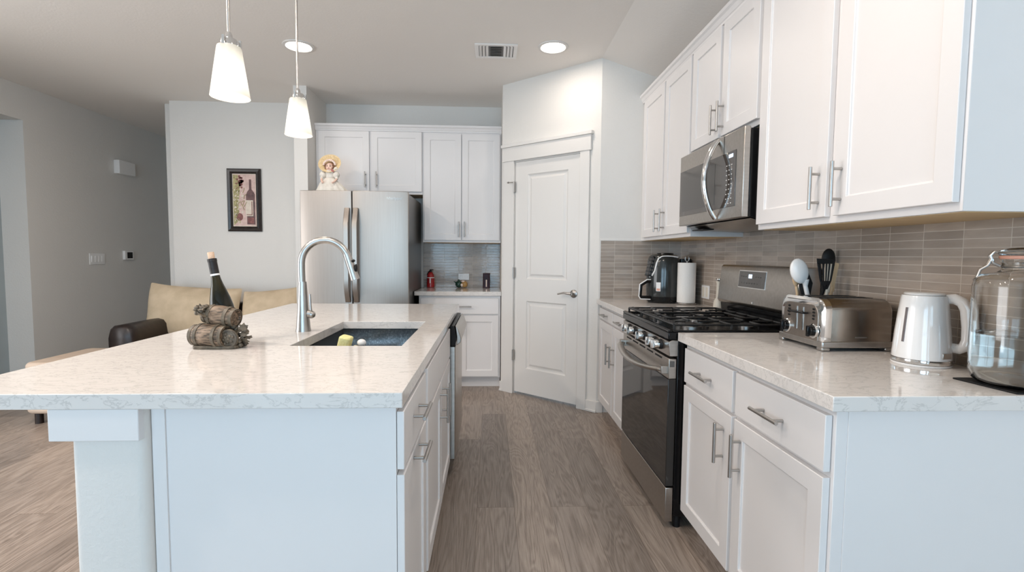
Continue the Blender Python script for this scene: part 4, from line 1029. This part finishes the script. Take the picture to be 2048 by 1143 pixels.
# ------------------------------------------------------------------ toaster
to = thing('toaster', 'brushed steel four slot toaster on the right counter', 'toaster', (1.1985, 1.718, .914), 0)
TW, TD, TH = .262, .262, .188     # along X (length), along Y (front width), height
def tprof(w, h, r, y0=0, z0=.03):
    p = [(y0, z0)]
    for k in range(7): a = PI-PI/2*k/6; p.append((y0+r+r*math.cos(a), h-r+r*math.sin(a)))
    for k in range(7): a = PI/2-PI/2*k/6; p.append((y0+w-r+r*math.cos(a), h-r+r*math.sin(a)))
    p.append((y0+w, z0)); return p
m = MB()
P0 = tprof(TD, TH, .045)
def ins(P, d): return [(min(max(y, d), TD-d) if z <= .03 else y+(d if y < TD/2 else -d)*abs(y-TD/2)/(TD/2), z-(d*.9 if z > .03 else 0)) for y, z in P]
m.loft([[(x, y, z) for y, z in Q] for x, Q in ((0, ins(P0, .012)), (.004, ins(P0, .004)), (.012, P0), (TW-.012, P0), (TW-.004, ins(P0, .004)), (TW, ins(P0, .012)))])
m.build('body', noisy('toaster_steel', (.27, .235, .205), (.40, .36, .32), 7, .24, 1.0), to, angle=30)
m = MB(); m.loft([[(x, y, z) for y, z in Q] for x, Q in ((-.0015, ins(P0, .010)), (.006, ins(P0, -.0015)), (.030, ins(P0, -.0015)), (.034, ins(P0, .004)))]); m.build('front_bezel', chrome_m, to, angle=30)
m = MB(); P1 = ins(P0, .026); m.loft([[(x, y, z) for y, z in P1] for x in (-.0035, .004)]); fp = m.build('front_panel', steel_m, to, bevel=.001)
m = MB(); m.box(-.004, TW+.003, -.004, TD+.004, .012, .036)
for sx in (0, 1):
    for sy in (0, 1): m.box((-.004 if sx == 0 else TW-.029), (.028 if sx == 0 else TW+.003), (-.004 if sy == 0 else TD-.026), (.030 if sy == 0 else TD+.004), .001, .014)
m.build('base', nickel_m, to, bevel=.005, bseg=3)
for k in range(2):
    for j in range(2):
        yy = .062+k*.085+j*.034+.005
        MB().box(.040, TW-.03, yy, yy+.022, TH-.002, TH+.0008).build('slot', gap_m, to)
for yy in (.112, .150): MB().box(-.0055, -.003, yy-.002, yy+.002, .062, .150).build('lever_track', chrome_m, to)
m = MB(); m.box(-.026, -.003, .082, .180, .126, .134); m.build('lever', black_m, to, bevel=.003)
for yy in (.044, .205):
    m = MB(); m.lathe([(.027, -.004), (.027, -.010), (.024, -.013)], (0, yy, .068), 24, 'x'); kb = m.build('dial', chrome_m, to)
    m = MB(); m.lathe([(.019, -.012), (.018, -.024), (.016, -.026)], (0, yy, .068), 20, 'x'); m.box(-.033, -.024, yy-.006, yy+.006, .048, .088); m.build('dial_grip', black_m, kb, bevel=.002)
    for r_ in range(4):
        m = MB(); m.ball((-.0045, yy+(.006 if yy < .1 else -.006), .112+r_*.012), .002, .009, .0042, 12, 6); m.build('button', black_m, to)
m = MB(); m.box(.12, .165, -.0012, .0005, .048, .053); m.build('nameplate', nickel_m, to)

# ------------------------------------------------------------------ kettle
kt = thing('electric_kettle', 'white electric kettle with steel band on the right counter', 'kettle', (1.386, 1.517, .914))
m = MB(); m.lathe([(.085, .0), (.0875, .003), (.0875, .007)], seg=44); m.build('power_base', white_m, kt)
m = MB(); m.lathe([(.0862, .008), (.0868, .010), (.0862, .021), (.085, .022)], seg=44); m.build('steel_band', chrome_m, kt)
m = MB(); m.lathe([(.086, .0225), (.0855, .03), (.080, .10), (.0725, .17), (.0665, .215), (.064, .223), (.05, .226)], seg=44); m.build('body', whiteg_m, kt, angle=50)
m = MB(); m.lathe([(.058, .2255), (.0595, .228), (.056, .232), (.02, .234)], seg=36); m.build('lid', whiteg_m, kt, angle=50)
ha = -.80   # handle direction
hd_ = Matrix.Rotation(ha, 4, 'Z')
m = MB(hd_); m.tube([(.060, 0, .214), (.080, 0, .216), (.100, 0, .207), (.112, 0, .184), (.118, 0, .130), (.119, 0, .088), (.113, 0, .068), (.100, 0, .060), (.078, 0, .062)], [.012, .0135, .014, .014, .0135, .0135, .014, .013, .012], 14, flat=1.25); m.build('handle', whiteg_m, kt, angle=70)
wa = -3.00
m = MB(Matrix.Rotation(wa, 4, 'Z'))
rings = []
for k in range(13):
    t = k/12; z = .075+t*.110; rad = .0825-(z-.07)*.105; rings.append([(rad+.0012*q, w_, z) for q, w_ in ((0, -.0052), (1.2, -.004), (1.2, .004), (0, .0052))])
m.loft(rings); m.build('water_window', mat('grey_window', (.16, .14, .14), .15), kt)
m = MB(Matrix.Rotation(ha-.55, 4, 'Z')); m.box(.082, .0870, -.022, .018, .030, .048); m.build('switch', nickel_m, kt, bevel=.002)

kt.scale = (.90, .90, .99)

# ------------------------------------------------------------------ glass jar on mat
mt_ = MB(); mt_.prism([(-.0975, .086), (-.083, -.072), (.085, -.078), (.072, .085)], 0, .0045)
o = mt_.build('mat', blackmat_m, bevel=.001); o.location = (1.400, 1.234, .9142); tag(o, 'thin dark mat with its corner showing under the big glass jar', 'mat')
JC = (1.397, 1.232, .9192)
jr = thing('glass_jar', 'large clear glass jar half full of water at the right edge', 'jar', JC)
m = MB()
outer = [(.070, .0), (.086, .004), (.096, .014), (.1015, .034), (.1025, .08), (.1025, .262), (.099, .280), (.088, .292), (.056, .298), (.048, .304), (.046, .320), (.050, .324), (.050, .332)]
inner = [(.045, .332), (.0415, .320), (.0430, .302), (.053, .294), (.086, .288), (.095, .277), (.0985, .260), (.0985, .08), (.0975, .036), (.092, .018), (.082, .009), (.066, .006)]
m.lathe(outer+inner, seg=56); m.build('glass_body', glass_m, jr, angle=60)
m = MB(); m.lathe([(.066, .0063), (.0816, .0093), (.0917, .0183), (.0972, .0363), (.0982, .08), (.0982, .135)], seg=56); m.build('water', water_m, jr, angle=60)
m = MB(); m.lathe([(.051, .333), (.053, .336), (.053, .340), (.051, .342)], seg=44, cap=True); m.build('gasket', orange_m, jr)
m = MB(); m.lathe([(.052, .343), (.054, .347), (.052, .355), (.036, .362), (.02, .364)], seg=44); m.build('lid', glass_m, jr, angle=60)
ca = 2.42
m = MB(Matrix.Rotation(ca, 4, 'Z'))
m.tube([(.0485*math.cos(2*PI*k/36), .0485*math.sin(2*PI*k/36), .314) for k in range(36)], .0020, 8, closed=True)
m.tube([(.0562*math.cos(2*PI*k/36), .0562*math.sin(2*PI*k/36), .349) for k in range(36)], .0020, 8, closed=True)
for s in (-1, 1):
    m.tube([(.050, s*.014, .314), (.064, s*.014, .322), (.070, s*.012, .342), (.062, s*.012, .353), (.056, s*.012, .349)], .0032, 8)
    m.tube([(.066, s*.012, .336), (.074, s*.012, .316), (.088, s*.010, .304), (.094, s*.008, .280)], .0032, 8)
m.tube([(.094, -.008, .280), (.098, 0, .276), (.094, .008, .280)], .0032, 8)
m.tube([(.066, -.016, .330), (.066, .016, .330)], .003, 8)
m.build('wire_clasp', nickel_m, jr)
# little white object at the foot of the island's far end
m = MB(); m.lathe([(.009, 0), (.011, .01), (.009, .045), (.006, .05)], seg=14)
o = m.build('door_stop', white_m); o.location = (-.222, 3.378, 0.0); tag(o, 'small white peg on the floor just beyond the dishwasher', 'peg')
